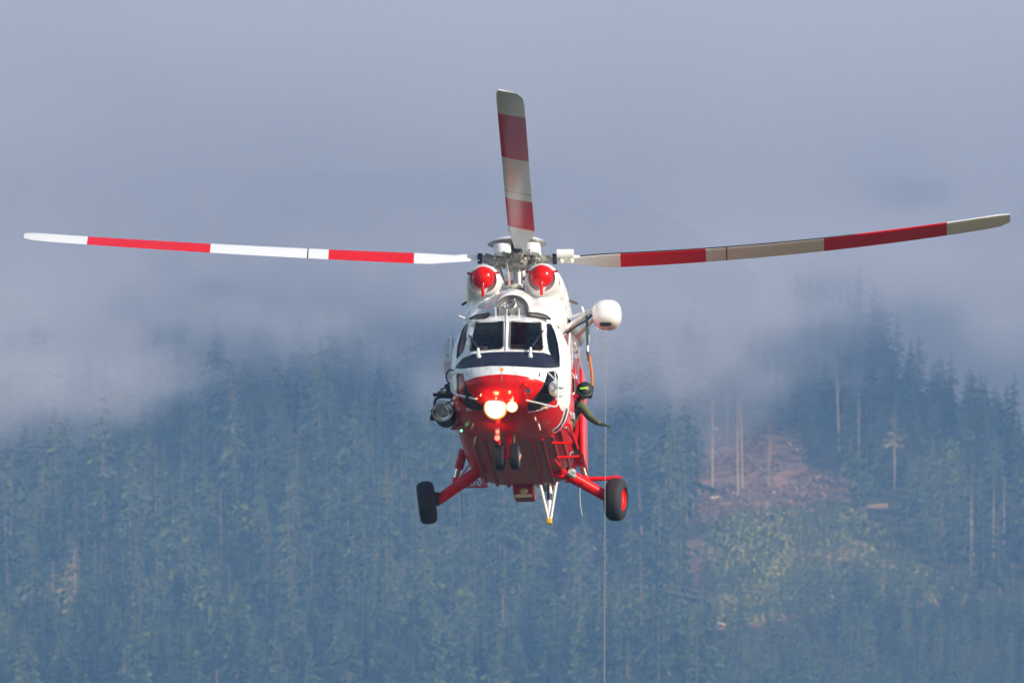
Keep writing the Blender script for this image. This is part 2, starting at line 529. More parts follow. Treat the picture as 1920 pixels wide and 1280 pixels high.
# single trees that the photograph shows standing out
def ground_at(px, py): return Vector(hill_pts(np.array([px]), np.array([py]))[0])
SPECIAL = [
    ('bare_spruce', 'snag', 0, 1335, 925, 1.15, 'tall bare pale trunk at the left edge of the brown clear-cut', 'tree'),
    ('bare_spruce', 'snag', 1, 1383, 928, 1.0, 'bare pale trunk with a bright foot in the brown clear-cut', 'tree'),
    ('bare_spruce', 'snag', 2, 1392, 915, .85, 'thin bare trunk just right of the bright-footed one in the clear-cut', 'tree'),
    ('bare_spruce', 'snag', 0, 1441, 914, .7, 'short bare orange-brown trunk in the middle of the clear-cut', 'tree'),
    ('bare_spruce', 'snag', 1, 1364, 812, .9, 'bare trunk fading into fog above the clear-cut', 'tree'),
    ('bare_spruce', 'snag', 2, 1574, 858, 1.0, 'leaning bare trunk at the forest edge right of the clear-cut', 'tree'),
    ('bare_spruce', 'snag', 0, 1610, 885, .9, 'bare trunk standing in shade behind the forest road end', 'tree'),
    ('sparse_spruce', 'sparse', 0, 1677, 918, .85, 'thin yellowish spruce with a bare trunk right of the forest track', 'tree'),
    ('sparse_spruce', 'sparse', 1, 145, 1300, 1.2, 'tall sparse spruce with a pink bare trunk at the lower left', 'tree'),
    ('sparse_spruce', 'sparse', 0, 97, 1245, 1.05, 'sparse spruce with a pale bare trunk left of the leaning one', 'tree'),
    ('bare_spruce', 'snag', 1, 132, 1262, 1.1, 'thin bare trunk in the lower left stand of tall spruces', 'tree'),
    ('bare_spruce', 'snag', 2, 157, 1310, .8, 'short bare trunk at the bottom of the lower left stand', 'tree'),
    ('dead_spruce', 'snag', 2, 945, 1290, .85, 'grey dead spruce with short bare branches below the helicopter', 'tree'),
    ('bare_spruce', 'snag', 0, 1882, 1045, .9, 'bare trunk in the dark wood at the right edge', 'tree'),
    ('bare_spruce', 'snag', 1, 1862, 1080, 1.0, 'thin bare trunk in the dark wood left of the right-edge one', 'tree'),
    ('bare_spruce', 'snag', 2, 1820, 1085, .8, 'bare trunk above the reddish bank at the right', 'tree'),
    ('broadleaf_tree', 'leafy', 0, 265, 1300, .9, 'round bright green leafy tree at the bottom left', 'tree'),
    ('broadleaf_tree', 'leafy', 1, 455, 1060, .75, 'rounded olive leafy tree on the left hillside', 'tree'),
    ('broadleaf_tree', 'leafy', 0, 1400, 1300, .55, 'light green bush-like tree at the bottom edge under the clearing', 'tree'),
    ('broadleaf_tree', 'leafy', 1, 1780, 930, .7, 'rounded green tree in the right-hand wood', 'tree'),
    ('broadleaf_tree', 'leafy', 1, 870, 1215, .7, 'olive leafy tree below the landing gear', 'tree'),
    ('broadleaf_tree', 'leafy', 0, 1000, 1235, .65, 'olive leafy tree right of the dead spruce', 'tree'),
    ('larch_tree', 'larch', 0, 485, 800, .85, 'yellow-green larch standing pale in the upper left forest', 'tree'),
    ('larch_tree', 'larch', 1, 565, 860, .9, 'yellow-green larch near the middle of the left forest', 'tree'),
    ('larch_tree', 'larch', 0, 650, 1010, .7, 'pale larch just left of the blurred valley air', 'tree'),
    ('larch_tree', 'larch', 1, 395, 1010, .5, 'small golden larch among dark spruces', 'tree'),
    ('larch_tree', 'larch', 0, 330, 1330, .6, 'thin golden larch at the bottom of the left forest', 'tree'),
]
for nm, kd, i, px, py, s, lab, ct in SPECIAL:
    p = ground_at(px, py)
    if kd in ('larch', 'leafy'):                      # stand in front of their neighbours
        p = ground_at(px, py) + Vector((0, -6, -.5))
    tree(nm, kd, i, p - Vector((0, 0, .3)), s, random.random() * 6.28, lab, ct, None)

# forest track: a narrow dirt ledge across the slope
tx = np.linspace(1396, 1664, 40)
ty = np.interp(tx, [1396, 1480, 1560, 1664], [964, 960, 953, 946])
up_, dn_ = hill_pts(tx, ty - 1.2), hill_pts(tx, ty + 1.2)
V = np.concatenate([up_ + [0, -.5, .12], dn_ + [0, -1.6, .0], dn_ + [0, -2.6, -2.0], up_ + [0, 0, -2.0]]); n_ = len(tx)
F = []
for i in range(n_ - 1):
    for k_ in range(3):
        F.append((k_ * n_ + i, k_ * n_ + i + 1, (k_ + 1) * n_ + i + 1, (k_ + 1) * n_ + i))
tr_ = link('path', np_mesh('path', V, F), None, mat('dirt', (.34, .23, .13), .95, noise=.4, nscale=.5))
tag(tr_, kind='structure')

# rough grass of the plantation and slash on the cut-over ground: small tufts of blades and twigs
def tufts(name, poly, n, hmin, hmax, wid, m, seed):
    r = np.random.default_rng(seed)
    xs = [p[0] for p in poly]; ys_ = [p[1] for p in poly]
    px = r.uniform(min(xs), max(xs), n); py = r.uniform(min(ys_), max(ys_), n); k = inside(poly, px, py); px, py = px[k], py[k]
    k = N3(px / 34 + 2, py / 20 + 6) > .3; px, py = px[k], py[k]
    Q = hill_pts(px, py); m_ = len(Q); VV = []; tint = np.repeat(r.random(m_), 12)
    for b_ in range(3):
        q = r.random(m_) * 6.283; h = r.uniform(hmin, hmax, m_); w = r.uniform(.5, 1, m_) * wid; ln = r.normal(0, .35, (m_, 2)) * h[:, None]
        dx = np.stack([np.cos(q) * w, np.sin(q) * w, np.zeros(m_)], -1); tp = np.stack([ln[:, 0], ln[:, 1], h], -1)
        VV.append(np.stack([Q - dx, Q + dx, Q + tp + dx * .5, Q + tp - dx * .6], 1))
    VV = np.concatenate(VV, 1).reshape(-1, 3)
    me = np_mesh(name, VV, np.arange(len(VV)).reshape(-1, 4)); me.materials.append(m)
    at = me.attributes.new('tint', 'FLOAT', 'POINT'); at.data.foreach_set('value', tint.astype(np.float32))
    return tag(link(name, me), kind='stuff')
tufts('grass', PLANTATION, 9000, .4, 1.3, .5, leaf_mat('rough_grass', (.07, .115, .035), (.30, .27, .08), True), 41)
tufts('grass', SCAR3, 1500, .3, .9, .5, leaf_mat('bank_grass', (.12, .08, .05), (.32, .2, .13), True), 44)
tufts('brush', CUTOVER, 8000, .15, .6, .32, leaf_mat('cut_brush', (.09, .065, .05), (.29, .185, .13), True), 42)
tufts('brush', SCAR, 1200, .2, .9, .6, leaf_mat('scar_brush', (.06, .06, .035), (.34, .2, .14), True), 43)

# fallen pale logs and stumps in the clearing
M_LOG = mat('cut_wood', (.6, .5, .42), .85, noise=.2, nscale=2)
def log_mesh(L, r):
    bm = bmesh.new()
    bmesh.ops.create_cone(bm, cap_ends=True, segments=8, radius1=r, radius2=r * .75, depth=L, matrix=Matrix.Rotation(math.pi / 2, 4, 'Y'))
    me = bpy.data.meshes.new('log'); bm.to_mesh(me); bm.free(); me.materials.append(M_LOG); return me
lm = log_mesh(2.6, .22)
for px, py, rz, lab in ((1484, 838, .9, 'pale felled log lying highest in the brown clear-cut'), (1489, 846, 2.2, 'pale felled log crossing below the highest one'),
                        (1342, 935, .3, 'whitish felled log at the left of the clear-cut'), (1354, 1172, .5, 'white log end at the lower left of the plantation'),
                        (1563, 1124, 1.2, 'white log lying in the yellow grass of the plantation'), (1680, 1067, .4, 'pale log at the right of the plantation'),
                        (1451, 926, 1.4, 'short log beside the orange-brown trunk')):
    o = link('felled_log', lm); o.location = ground_at(px, py) + Vector((0, -.6, .3)); o.rotation_euler = (random.gauss(0, .2), random.uniform(-.5, .5), rz)
    tag(o, lab, 'log', 'felled logs on the hillside')

# ------------------------------------------------------------------ haze and the fog bank on the upper slope
def vol_mat(name, density, color, absorb=1.0):
    m = bpy.data.materials.new(name); m.use_nodes = True
    n = m.node_tree; n.nodes.remove(n.nodes['Principled BSDF'])
    v = n.nodes.new('ShaderNodeVolumePrincipled')
    v.inputs['Density'].default_value = density
    v.inputs['Color'].default_value = (*color, 1)
    v.inputs['Absorption Color'].default_value = (absorb, absorb, absorb, 1)
    n.links.new(v.outputs[0], n.nodes['Material Output'].inputs['Volume'])
    return m
HAZE_D, HAZE_C = 0.46 / 2500, (.24, .49, 1.0)
FOG_D, FOG_C = 1 / 105.0, (.55, .59, .82)  # blue-grey fog tint carries the shade of higher cloud
x0, x1, y0, y1, z0, z1 = -1100, 1100, -80, 6200, -1.5, 1150
bm = bmesh.new()
bmesh.ops.create_cube(bm, size=1.0, matrix=Matrix.Translation(((x0 + x1) / 2, (y0 + y1) / 2, (z0 + z1) / 2)) @ Matrix.Diagonal((x1 - x0, y1 - y0, z1 - z0, 1)))
me = bpy.data.meshes.new('haze'); bm.to_mesh(me); bm.free()
haze = link('haze', me, None, vol_mat('haze_air', HAZE_D, HAZE_C))
tag(haze, kind='stuff')

def fog_len(px, py):
    """how deep the fog lies over the hillside along each sight line, metres"""
    edge = np.interp(px, [-400, 0, 200, 500, 800, 1100, 1300, 1400, 1500, 1600, 1750, 1920, 2300], [985, 965, 912, 862, 875, 905, 935, 915, 875, 845, 838, 845, 900])
    edge = edge + 95 * (N1(px / 210 + 3, py / 150) - .5) + 44 * (N2(px / 80, py / 60) - .5)
    t = edge - py
    fb = .55 * N2(px / 190 + 7, py / 90) + .3 * N1(px / 80, py / 45 + 5) + .15 * N3(px / 40, py / 26)
    L = np.where(t > 0, (.16 * t + t * t * .0060) * (.55 + .9 * fb), t * .4)
    cap = 290 + 50 * (.6 * N3(px / 620 + 4, py / 400 + 2) + .4 * N1(px / 300, py / 220))
    cap = cap + .24 * np.log1p(np.exp((600 - py) / 40)) * 40 * np.interp(py, [-300, 250], [.45, 1])
    return np.where(L > 0, cap * (1 - np.exp(-np.maximum(L, 0) / cap)), L)
fpx = np.linspace(-4300, 6200, 200); fpx = np.unique(np.concatenate([fpx, np.linspace(-150, 2070, 220)]))
fpy = np.concatenate([np.linspace(1000, 380, 80), np.linspace(372, -760, 90)])
PX, PY = np.meshgrid(fpx, fpy)
FD = 2462 + .58 * (1280 - (340 + 60 * np.log1p(np.exp((PY - 340) / 60)))) - fog_len(PX, PY)
front = world_at(PX, PY, FD)
front[..., 2] = np.minimum(front[..., 2], z1 - 30)
front[..., 0] = np.clip(front[..., 0], x0 + 20, x1 - 20)
bk = front.copy(); bk[..., 1] = 5400
R2, C2 = front.shape[:2]
V = np.concatenate([front.reshape(-1, 3), bk.reshape(-1, 3)]); ix = np.arange(R2 * C2).reshape(R2, C2); off = R2 * C2
F = [np.stack([ix[:-1, :-1], ix[:-1, 1:], ix[1:, 1:], ix[1:, :-1]], -1).reshape(-1, 4)]
F.append(F[0][:, ::-1] + off)
def rim(e): return np.stack([e[:-1], e[:-1] + off, e[1:] + off, e[1:]], -1)
F += [rim(ix[0]), rim(ix[-1][::-1]), rim(ix[::-1, 0]), rim(ix[:, -1])]
me = np_mesh('fog', V, np.concatenate(F), False)
fog = link('fog', me, None, vol_mat('fog_bank', FOG_D, FOG_C, .25))
tag(fog, kind='stuff')

# ================================================================== the helicopter
# local axes: origin at the rotor hub, nose along -Y, port side along +X, up along +Z, metres
HUB_DEPTH = 181.0
hub_w = CAM + (FW + RT * ((970 - 960) / FPX) + UP * ((640 - 487) / FPX)) * HUB_DEPTH
HM = Matrix.Translation(hub_w) @ Matrix.Rotation(math.radians(-3.2), 4, 'Z') @ Matrix.Rotation(math.radians(-4.0), 4, 'X') @ Matrix.Rotation(math.radians(-1.0), 4, 'Y')
HI = HM.inverted()
LO = HI @ CAM
BASE = 4.07                                     # hub height above the wheel bottoms

def ray_l(px, py):
    d = FW + RT * ((px - 960) / FPX) + UP * ((640 - py) / FPX)
    return (HI.to_3x3() @ d).normalized()

def P(px, py, y):
    """point of the helicopter seen in that direction, at station y"""
    d = ray_l(px, py)
    return LO + d * ((y - LO.y) / d.y)

def to_px(V):
    V = np.asarray(V, float)
    m = np.array(HM)
    Wd = V @ m[:3, :3].T + m[:3, 3] - np.array(CAM)
    dep = Wd @ np.array(FW)
    return 960 + FPX * (Wd @ np.array(RT)) / dep, 640 - FPX * (Wd @ np.array(UP)) / dep

heli = empty('helicopter', HM @ Vector((0, 0, -BASE)))
heli.rotation_euler = HM.to_euler()
tag(heli, 'white and red twin-engine rescue helicopter hovering nose-on with landing lights lit', 'helicopter')

M_WHITE = mat('white_paint', (.80, .80, .80), .24, noise=.04, nscale=3, coat=.15, spec=.4)
M_RED = mat('red_paint', (.70, .005, .004), .2, noise=.08, nscale=4, coat=0, spec=.3)
M_RED2 = mat('dull_red_paint', (.50, .012, .02), .38, noise=.2, nscale=6)
M_BLUE = mat('navy_paint', (.015, .02, .08), .3)
M_BLACK = mat('black_plastic', (.012, .012, .014), .45, noise=.2, nscale=9)
M_ANTI = mat('anti_glare_black', (.012, .015, .03), .42, noise=.25, nscale=5)
M_RUBBER = mat('tyre_rubber', (.016, .017, .019), .75, noise=.35, nscale=7, bump=.2)
M_STEEL = mat('bare_steel', (.45, .44, .42), .38, metal=.8, noise=.3, nscale=20)
M_CHROME = mat('chrome', (.85, .87, .9), .12, metal=1)
M_GREY = mat('grey_paint', (.34, .36, .38), .4, noise=.2, nscale=8)
M_GREASE = mat('greasy_metal', (.33, .31, .28), .45, metal=.4, noise=.6, nscale=16)
M_DARK = mat('dark_interior', (.02, .02, .022), .7)
M_BEIGE = mat('beige_trim', (.52, .44, .33), .7, noise=.15, nscale=5)
M_ORANGE = mat('orange_sticker', (.9, .32, .01), .5)
M_SEAT = mat('seat_fabric', (.03, .035, .05), .9)
M_EXH = mat('exhaust_metal', (.30, .31, .33), .45, metal=.5, noise=.35, nscale=6)
M_CREAM = mat('cream_lens', (.75, .72, .58), .35)
M_YELLOW = mat('yellow_foot', (.72, .40, .02), .5)

def emit(name, c, s):
    m = bpy.data.materials.new(name); m.use_nodes = True
    b = m.node_tree.nodes['Principled BSDF']
    b.inputs['Base Color'].default_value = (*c, 1); b.inputs['Emission Color'].default_value = (*c, 1); b.inputs['Emission Strength'].default_value = s
    return m

def glass(name, tint, gloss=1.0):
    m = bpy.data.materials.new(name); m.use_nodes = True
    n = m.node_tree; n.nodes.remove(n.nodes['Principled BSDF'])
    t = n.nodes.new('ShaderNodeBsdfTransparent'); t.inputs[0].default_value = (*tint, 1)
    g = n.nodes.new('ShaderNodeBsdfGlossy'); g.inputs['Roughness'].default_value = .03
    f = n.nodes.new('ShaderNodeFresnel'); f.inputs[0].default_value = 1.5
    mu = n.nodes.new('ShaderNodeMath'); mu.operation = 'MULTIPLY'; mu.inputs[1].default_value = gloss
    x = n.nodes.new('ShaderNodeMixShader')
    n.links.new(f.outputs[0], mu.inputs[0]); n.links.new(mu.outputs[0], x.inputs[0])
    n.links.new(t.outputs[0], x.inputs[1]); n.links.new(g.outputs[0], x.inputs[2])
    n.links.new(x.outputs[0], n.nodes['Material Output'].inputs['Surface'])
    return m
M_GLASS = glass('window_glass', (.86, .88, .88), .7)
M_EYE = glass('eyebrow_glass', (.22, .19, .18), .2)
M_BUBBLE = glass('clear_bubble', (.97, .98, .98), .45)
M_CHIN = glass('chin_glass', (.8, .82, .8))


class MB:
    """collects shapes into one mesh"""
    def __init__(s): s.bm = bmesh.new()
    def tube(s, pts, r, seg=8, cap=True):
        pts = [Vector(p) for p in pts]; n = len(pts)
        rs = r if isinstance(r, (list, tuple)) else [r] * n
        rings = []; ref = None
        for i, p in enumerate(pts):
            d = (pts[min(i + 1, n - 1)] - pts[max(i - 1, 0)]).normalized()
            if ref is None: ref = d.orthogonal().normalized()
            ref = (ref - d * ref.dot(d)).normalized(); b = d.cross(ref)
            rings.append([s.bm.verts.new(p + (ref * math.cos(6.2832 * k / seg) + b * math.sin(6.2832 * k / seg)) * rs[i]) for k in range(seg)])
        for i in range(n - 1):
            for k in range(seg):
                s.bm.faces.new((rings[i][k], rings[i][(k + 1) % seg], rings[i + 1][(k + 1) % seg], rings[i + 1][k]))
        if cap:
            s.bm.faces.new(rings[0][::-1]); s.bm.faces.new(rings[-1])
        return s
    def lathe(s, prof, origin, axis, seg=24, mi=0):
        """prof: (radius, height) pairs along axis"""
        axis = Vector(axis).normalized(); u = axis.orthogonal().normalized(); v = axis.cross(u); o = Vector(origin)
        rings = []
        for r, h in prof:
            if r < 1e-5: rings.append([s.bm.verts.new(o + axis * h)])
            else: rings.append([s.bm.verts.new(o + axis * h + (u * math.cos(6.2832 * k / seg) + v * math.sin(6.2832 * k / seg)) * r) for k in range(seg)])
        for a_, b_ in zip(rings, rings[1:]):
            for k in range(seg):
                k2 = (k + 1) % seg
                if len(a_) == 1 and len(b_) == 1: continue
                if len(a_) == 1: f = s.bm.faces.new((a_[0], b_[k2], b_[k]))
                elif len(b_) == 1: f = s.bm.faces.new((a_[k], a_[k2], b_[0]))
                else: f = s.bm.faces.new((a_[k], a_[k2], b_[k2], b_[k]))
                f.material_index = mi
        return s
    def box(s, c, size, rot=None, bev=.0):
        t = bmesh.new(); bmesh.ops.create_cube(t, size=1.0, matrix=Matrix.Diagonal((*size, 1)))
        if bev: bmesh.ops.bevel(t, geom=t.edges[:], offset=bev, segments=2, affect='EDGES', profile=.5)
        m = Matrix.Translation(c) @ (rot.to_4x4() if rot else Matrix())
        bmesh.ops.transform(t, matrix=m, verts=t.verts); s.add(t); return s
    def add(s, t):
        me = bpy.data.meshes.new('t'); t.to_mesh(me); t.free(); s.bm.from_mesh(me); bpy.data.meshes.remove(me)
    def ball(s, c, r, seg=16):
        t = bmesh.new(); bmesh.ops.create_uvsphere(t, u_segments=seg, v_segments=max(6, seg // 2), radius=1)
        rr = r if isinstance(r, (tuple, list)) else (r, r, r)
        bmesh.ops.transform(t, matrix=Matrix.Translation(c) @ Matrix.Diagonal((*rr, 1)), verts=t.verts); s.add(t); return s
    def build(s, name, m, parent=None, smooth=True, angle=40, offset=None):
        bmesh.ops.recalc_face_normals(s.bm, faces=s.bm.faces)
        me = bpy.data.meshes.new(name); s.bm.to_mesh(me); s.bm.free()
        if smooth:
            me.polygons.foreach_set('use_smooth', [True] * len(me.polygons)); me.set_sharp_from_angle(angle=math.radians(angle))
        o = link(name, me, parent, m)
        if parent is heli: o.location = (0, 0, BASE)
        return o

def arc(a, b, c, n=6):
    a, b, c = Vector(a), Vector(b), Vector(c)
    return [a * (1 - t) ** 2 + b * 2 * t * (1 - t) + c * t * t for t in [i / n for i in range(n + 1)]]

def rounded(pts, r=.05, n=4):
    """polyline with its corners rounded"""
    pts = [Vector(p) for p in pts]; out = [pts[0]]
    for a, b, c in zip(pts, pts[1:], pts[2:]):
        ra = min(r, (a - b).length * .45); rc = min(r, (c - b).length * .45)
        out += arc(b + (a - b).normalized() * ra, b, b + (c - b).normalized() * rc, n)
    return out + [pts[-1]]

def pchip(xs, ys, x):
    xs = np.asarray(xs, float); ys = np.asarray(ys, float); h = np.diff(xs); d = np.diff(ys) / h
    m = np.zeros(len(xs)); m[0], m[-1] = d[0], d[-1]
    for i in range(1, len(xs) - 1):
        if d[i - 1] * d[i] > 0:
            w1, w2 = 2 * h[i] + h[i - 1], h[i] + 2 * h[i - 1]
            m[i] = (w1 + w2) / (w1 / d[i - 1] + w2 / d[i])
    i = np.clip(np.searchsorted(xs, x) - 1, 0, len(xs) - 2); t = (x - xs[i]) / h[i]
    return ((2 * t ** 3 - 3 * t ** 2 + 1) * ys[i] + (t ** 3 - 2 * t ** 2 + t) * h[i] * m[i] + (-2 * t ** 3 + 3 * t ** 2) * ys[i + 1] + (t ** 3 - t ** 2) * h[i] * m[i + 1])

# ---- fuselage shell: stations (y, half width, roof z, belly z, widest z, upper/lower squareness)
ST = np.array([
    (-4.45, .02, -2.84, -2.88, -2.86, 2.0, 2.0),
    (-4.42, .25, -2.74, -2.99, -2.86, 2.0, 2.0),
    (-4.34, .44, -2.655, -3.08, -2.86, 2.1, 2.0),
    (-4.20, .60, -2.56, -3.18, -2.85, 2.3, 2.1),
    (-4.00, .715, -2.44, -3.27, -2.82, 2.6, 2.2),
    (-3.75, .79, -2.28, -3.34, -2.78, 2.8, 2.3),
    (-3.40, .855, -1.97, -3.39, -2.72, 3.0, 2.5),
    (-3.00, .90, -1.63, -3.41, -2.65, 3.1, 2.8),
    (-2.75, .92, -1.50, -3.41, -2.60, 3.2, 3.0),
    (-2.30, .94, -1.42, -3.41, -2.58, 3.3, 3.2),
    (-1.00, .95, -1.38, -3.41, -2.55, 3.4, 3.4),
    (1.00, .95, -1.38, -3.40, -2.50, 3.4, 3.4),
    (2.20, .88, -1.42, -3.22, -2.35, 3.0, 2.8),
    (3.40, .62, -1.50, -2.80, -2.15, 2.4, 2.2),
    (4.60, .40, -1.56, -2.36, -1.95, 2.0, 2.0),
    (8.60, .20, -1.62, -2.05, -1.84, 2.0, 2.0),
    (9.10, .10, -1.70, -1.95, -1.83, 2.0, 2.0)])
s_ = np.linspace(0, 1, 60)
ys = np.concatenate([-4.45 + .75 * s_ ** 2, np.linspace(-3.68, 3.4, 110), np.linspace(3.6, 9.1, 24)])
def loft(ys, K, shrink=0.0):
    col = [pchip(ST[:, 0], ST[:, k], np.clip(ys, -4.45, 9.1)) for k in range(1, 7)]
    th = np.linspace(0, 2 * math.pi, K, endpoint=False)
    w, zt, zb, zc, nu, nl = [c[:, None] for c in col]
    w = np.maximum(w - shrink, .004); zt = zt - shrink; zb = zb + shrink
    zt = np.maximum(zt, zc + .003); zb = np.minimum(zb, zc - .003)
    c, s = np.cos(th)[None], np.sin(th)[None]
    ex = np.where(s >= 0, 2 / nu, 2 / nl)
    x = w * np.sign(c) * np.abs(c) ** ex
    z = np.where(s >= 0, zc + (zt - zc) * np.abs(s) ** (2 / nu), zc - (zc - zb) * np.abs(s) ** (2 / nl))
    V = np.stack([x, np.repeat(ys[:, None], K, 1), z], -1).reshape(-1, 3)
    R_ = len(ys); ix = np.arange(R_ * K).reshape(R_, K); nx = np.roll(ix, -1, 1)
    F = [tuple(f) for f in np.stack([ix[:-1], nx[:-1], nx[1:], ix[1:]], -1).reshape(-1, 4)]
    F.append(tuple(ix[0][::-1])); F.append(tuple(ix[-1]))
    return V, F
V1, F1 = loft(ys, 120)
V2, F2 = loft(np.concatenate([-4.30 + .6 * np.linspace(0, 1, 14) ** 2, np.linspace(-3.6, 3.2, 30)]), 48, .05)
BV = BVHTree.FromPolygons([Vector(v) for v in V1], F1)
def hit(px, py, off=0.0):
    """point of the fuselage skin seen in that direction, and its outward normal"""
    h = BV.ray_cast(LO, ray_l(px, py))
    if h[0] is None: return None, None
    nrm = h[1] if h[1].dot(ray_l(px, py)) < 0 else -h[1]
    return h[0] + nrm * off, nrm

WINDOWS = {
    'windshield': [[(890, 605), (944, 603), (944, 650), (939, 655), (883, 659), (881, 655)], [(957, 603), (1014, 605), (1018, 654), (1014, 658), (959, 655), (955, 650)]],
    'quarter_window': [[(877, 609), (873, 640), (868, 659), (860, 668), (857, 672), (859, 650), (867, 620), (872, 611)],
                       [(1026, 608), (1032, 608), (1039, 622), (1045, 645), (1048, 668), (1048, 684), (1043, 680), (1034, 667), (1029, 655), (1026, 630)]],
    'eyebrow_window': [[(879, 598), (891, 591), (917, 587), (919, 589), (914, 595), (896, 597)], [(987, 586), (1009, 587), (1024, 591), (1034, 599), (1018, 597), (995, 594), (987, 590)]],
    'chin_window': [[(857, 702), (868, 700), (872, 718), (880, 734), (893, 750), (907, 765), (893, 768), (878, 763), (864, 752), (857, 735)],
                    [(1027, 697), (1040, 696), (1045, 704), (1045, 738), (1036, 751), (1014, 764), (996, 769), (989, 764), (993, 754), (1006, 741), (1019, 722)]]}
def smooth_poly(p, n=5, r=3.0):
    out = []; m = len(p)
    for i in range(m):
        a, b, c = Vector((*p[i - 1], 0)), Vector((*p[i], 0)), Vector((*p[(i + 1) % m], 0))
        ra = min(r, (a - b).length * .4); rc = min(r, (c - b).length * .4)
        out += [(v.x, v.y) for v in arc(b + (a - b).normalized() * ra, b, b + (c - b).normalized() * rc, n)]
    return out
DOOR = (-1.55, -.25, -3.12, -1.82)              # cabin door opening on the port side: y0, y1, z0, z1

def poly_prism(poly, near, far):
    bm = bmesh.new(); a = []; b = []
    H = [hit(*p)[0] or P(p[0], p[1], -3.2) for p in poly]
    yn, yf = min(h.y for h in H) - near, max(h.y for h in H) + far
    for p in poly:
        a.append(bm.verts.new(P(p[0], p[1], yn))); b.append(bm.verts.new(P(p[0], p[1], yf)))
    n = len(poly)
    bm.faces.new(a[::-1]); bm.faces.new(b)
    for i in range(n): bm.faces.new((a[i], a[(i + 1) % n], b[(i + 1) % n], b[i]))
    bmesh.ops.recalc_face_normals(bm, faces=bm.faces)
    return bm

def tmp_obj(bm_or_me):
    if isinstance(bm_or_me, bmesh.types.BMesh):
        me = bpy.data.meshes.new('cut'); bm_or_me.to_mesh(me); bm_or_me.free()
    else: me = bm_or_me
    o = bpy.data.objects.new('cut', me); COL.objects.link(o); return o

shell = bpy.data.meshes.new('fuselage')
nV = len(V1)
shell.from_pydata([tuple(v) for v in V1] + [tuple(v) for v in V2], [], F1 + [tuple(i + nV for i in f[::-1]) for f in F2])
shell.materials.append(M_WHITE); shell.materials.append(M_DARK)
shell.polygons.foreach_set('material_index', [0] * len(F1) + [1] * len(F2)); shell.update()
so = tmp_obj(shell)
cutters = []
for polys in WINDOWS.values():
    for poly in polys: cutters.append(poly_prism(smooth_poly(poly), .25, .12))
y0_, y1_, z0_, z1_ = DOOR
cut = bmesh.new()
bmesh.ops.create_cube(cut, size=1, matrix=Matrix.Translation((.95, (y0_ + y1_) / 2, (z0_ + z1_) / 2)) @ Matrix.Diagonal((.5, y1_ - y0_, z1_ - z0_, 1)))
cutters.append(cut)
cos_ = []
for k, c_ in enumerate(cutters):
    co = tmp_obj(c_); cos_.append(co)
    md = so.modifiers.new('b%d' % k, 'BOOLEAN'); md.operation = 'DIFFERENCE'; md.solver = 'EXACT'; md.object = co
dg = bpy.context.evaluated_depsgraph_get()
fme = bpy.data.meshes.new_from_object(so.evaluated_get(dg)); fme.name = 'fuselage'
print('fuselage faces', len(shell.polygons), '->', len(fme.polygons))
for o in [so] + cos_: bpy.data.objects.remove(o)

# paint: signed masks stored on the skin, thresholded in the material
V = np.empty(len(fme.vertices) * 3, np.float32); fme.vertices.foreach_get('co', V); V = V.reshape(-1, 3).astype(float)
qx, qy = to_px(V)
RED_LINE = [(840, 735), (856, 738), (865, 722), (873, 714), (892, 707), (915, 703), (941, 701), (970, 703), (1000, 708), (1022, 717), (1030, 722), (1040, 742), (1052, 768), (1062, 776), (1075, 776)]
lx, ly = zip(*RED_LINE)
front = qy - np.interp(qx, lx, ly)
side_line = np.interp(V[:, 1], [-2.6, -2.2, -1.6, -.5, 1.5, 9], [-2.95, -2.35, -1.85, -1.40, -1.3, -1.75])
side = (side_line - V[:, 2]) * 110
wgt = smoothstep(-2.7, -2.45, V[:, 1])
red = front * (1 - wgt) + side * wgt
def attr(me, name, a):
    at = me.attributes.new(name, 'FLOAT', 'POINT'); at.data.foreach_set('value', np.asarray(a, np.float32))
attr(fme, 'red', red)
BX = [840, 858, 868, 890, 920, 950, 990, 1020, 1035, 1046, 1053, 1060]
top = np.interp(qx, BX, [706, 682, 671, 663, 660, 659, 659.5, 661, 666, 676, 688, 700])
bot = np.interp(qx, BX, [690, 691, 691, 688.5, 686, 686, 688, 690, 690, 688.5, 688, 688])
blk = np.minimum(qy - top, bot - qy)
blk[(V[:, 1] > -3.2)] = -5
attr(fme, 'black', blk)
def band(pts):
    d = np.full(len(V), 99.0)
    for (ax, ay), (bx, by) in zip(pts, pts[1:]):
        L2 = (bx - ax) ** 2 + (by - ay) ** 2
        t = np.clip(((qx - ax) * (bx - ax) + (qy - ay) * (by - ay)) / L2, 0, 1)
        d = np.minimum(d, np.hypot(qx - ax - t * (bx - ax), qy - ay - t * (by - ay)))
    return d
st = np.minimum(band([(1040, 808), (1049, 801), (1056, 790), (1060, 778), (1063, 766)]), band([(1058, 884), (1066, 874), (1071, 862), (1073, 850)]))
st[(V[:, 0] < .3) | (V[:, 1] > 1.5)] = 99
wst = np.abs(side_line - V[:, 2] + .07) * 110; wst[V[:, 1] < -2.2] = 99      # narrow trim stripe along the side
attr(fme, 'stripe', np.minimum(st, 99)); attr(fme, 'trim', wst)
pm = M_WHITE.copy(); pm.name = 'fuselage_paint'
n = pm.node_tree; b = n.nodes['Principled BSDF']
src = b.inputs['Base Color'].links[0].from_socket
def thr(name, op, v):
    a_ = n.nodes.new('ShaderNodeAttribute'); a_.attribute_name = name
    m_ = n.nodes.new('ShaderNodeMath'); m_.operation = op; m_.inputs[1].default_value = v
    n.links.new(a_.outputs['Fac'], m_.inputs[0]); return m_.outputs[0]
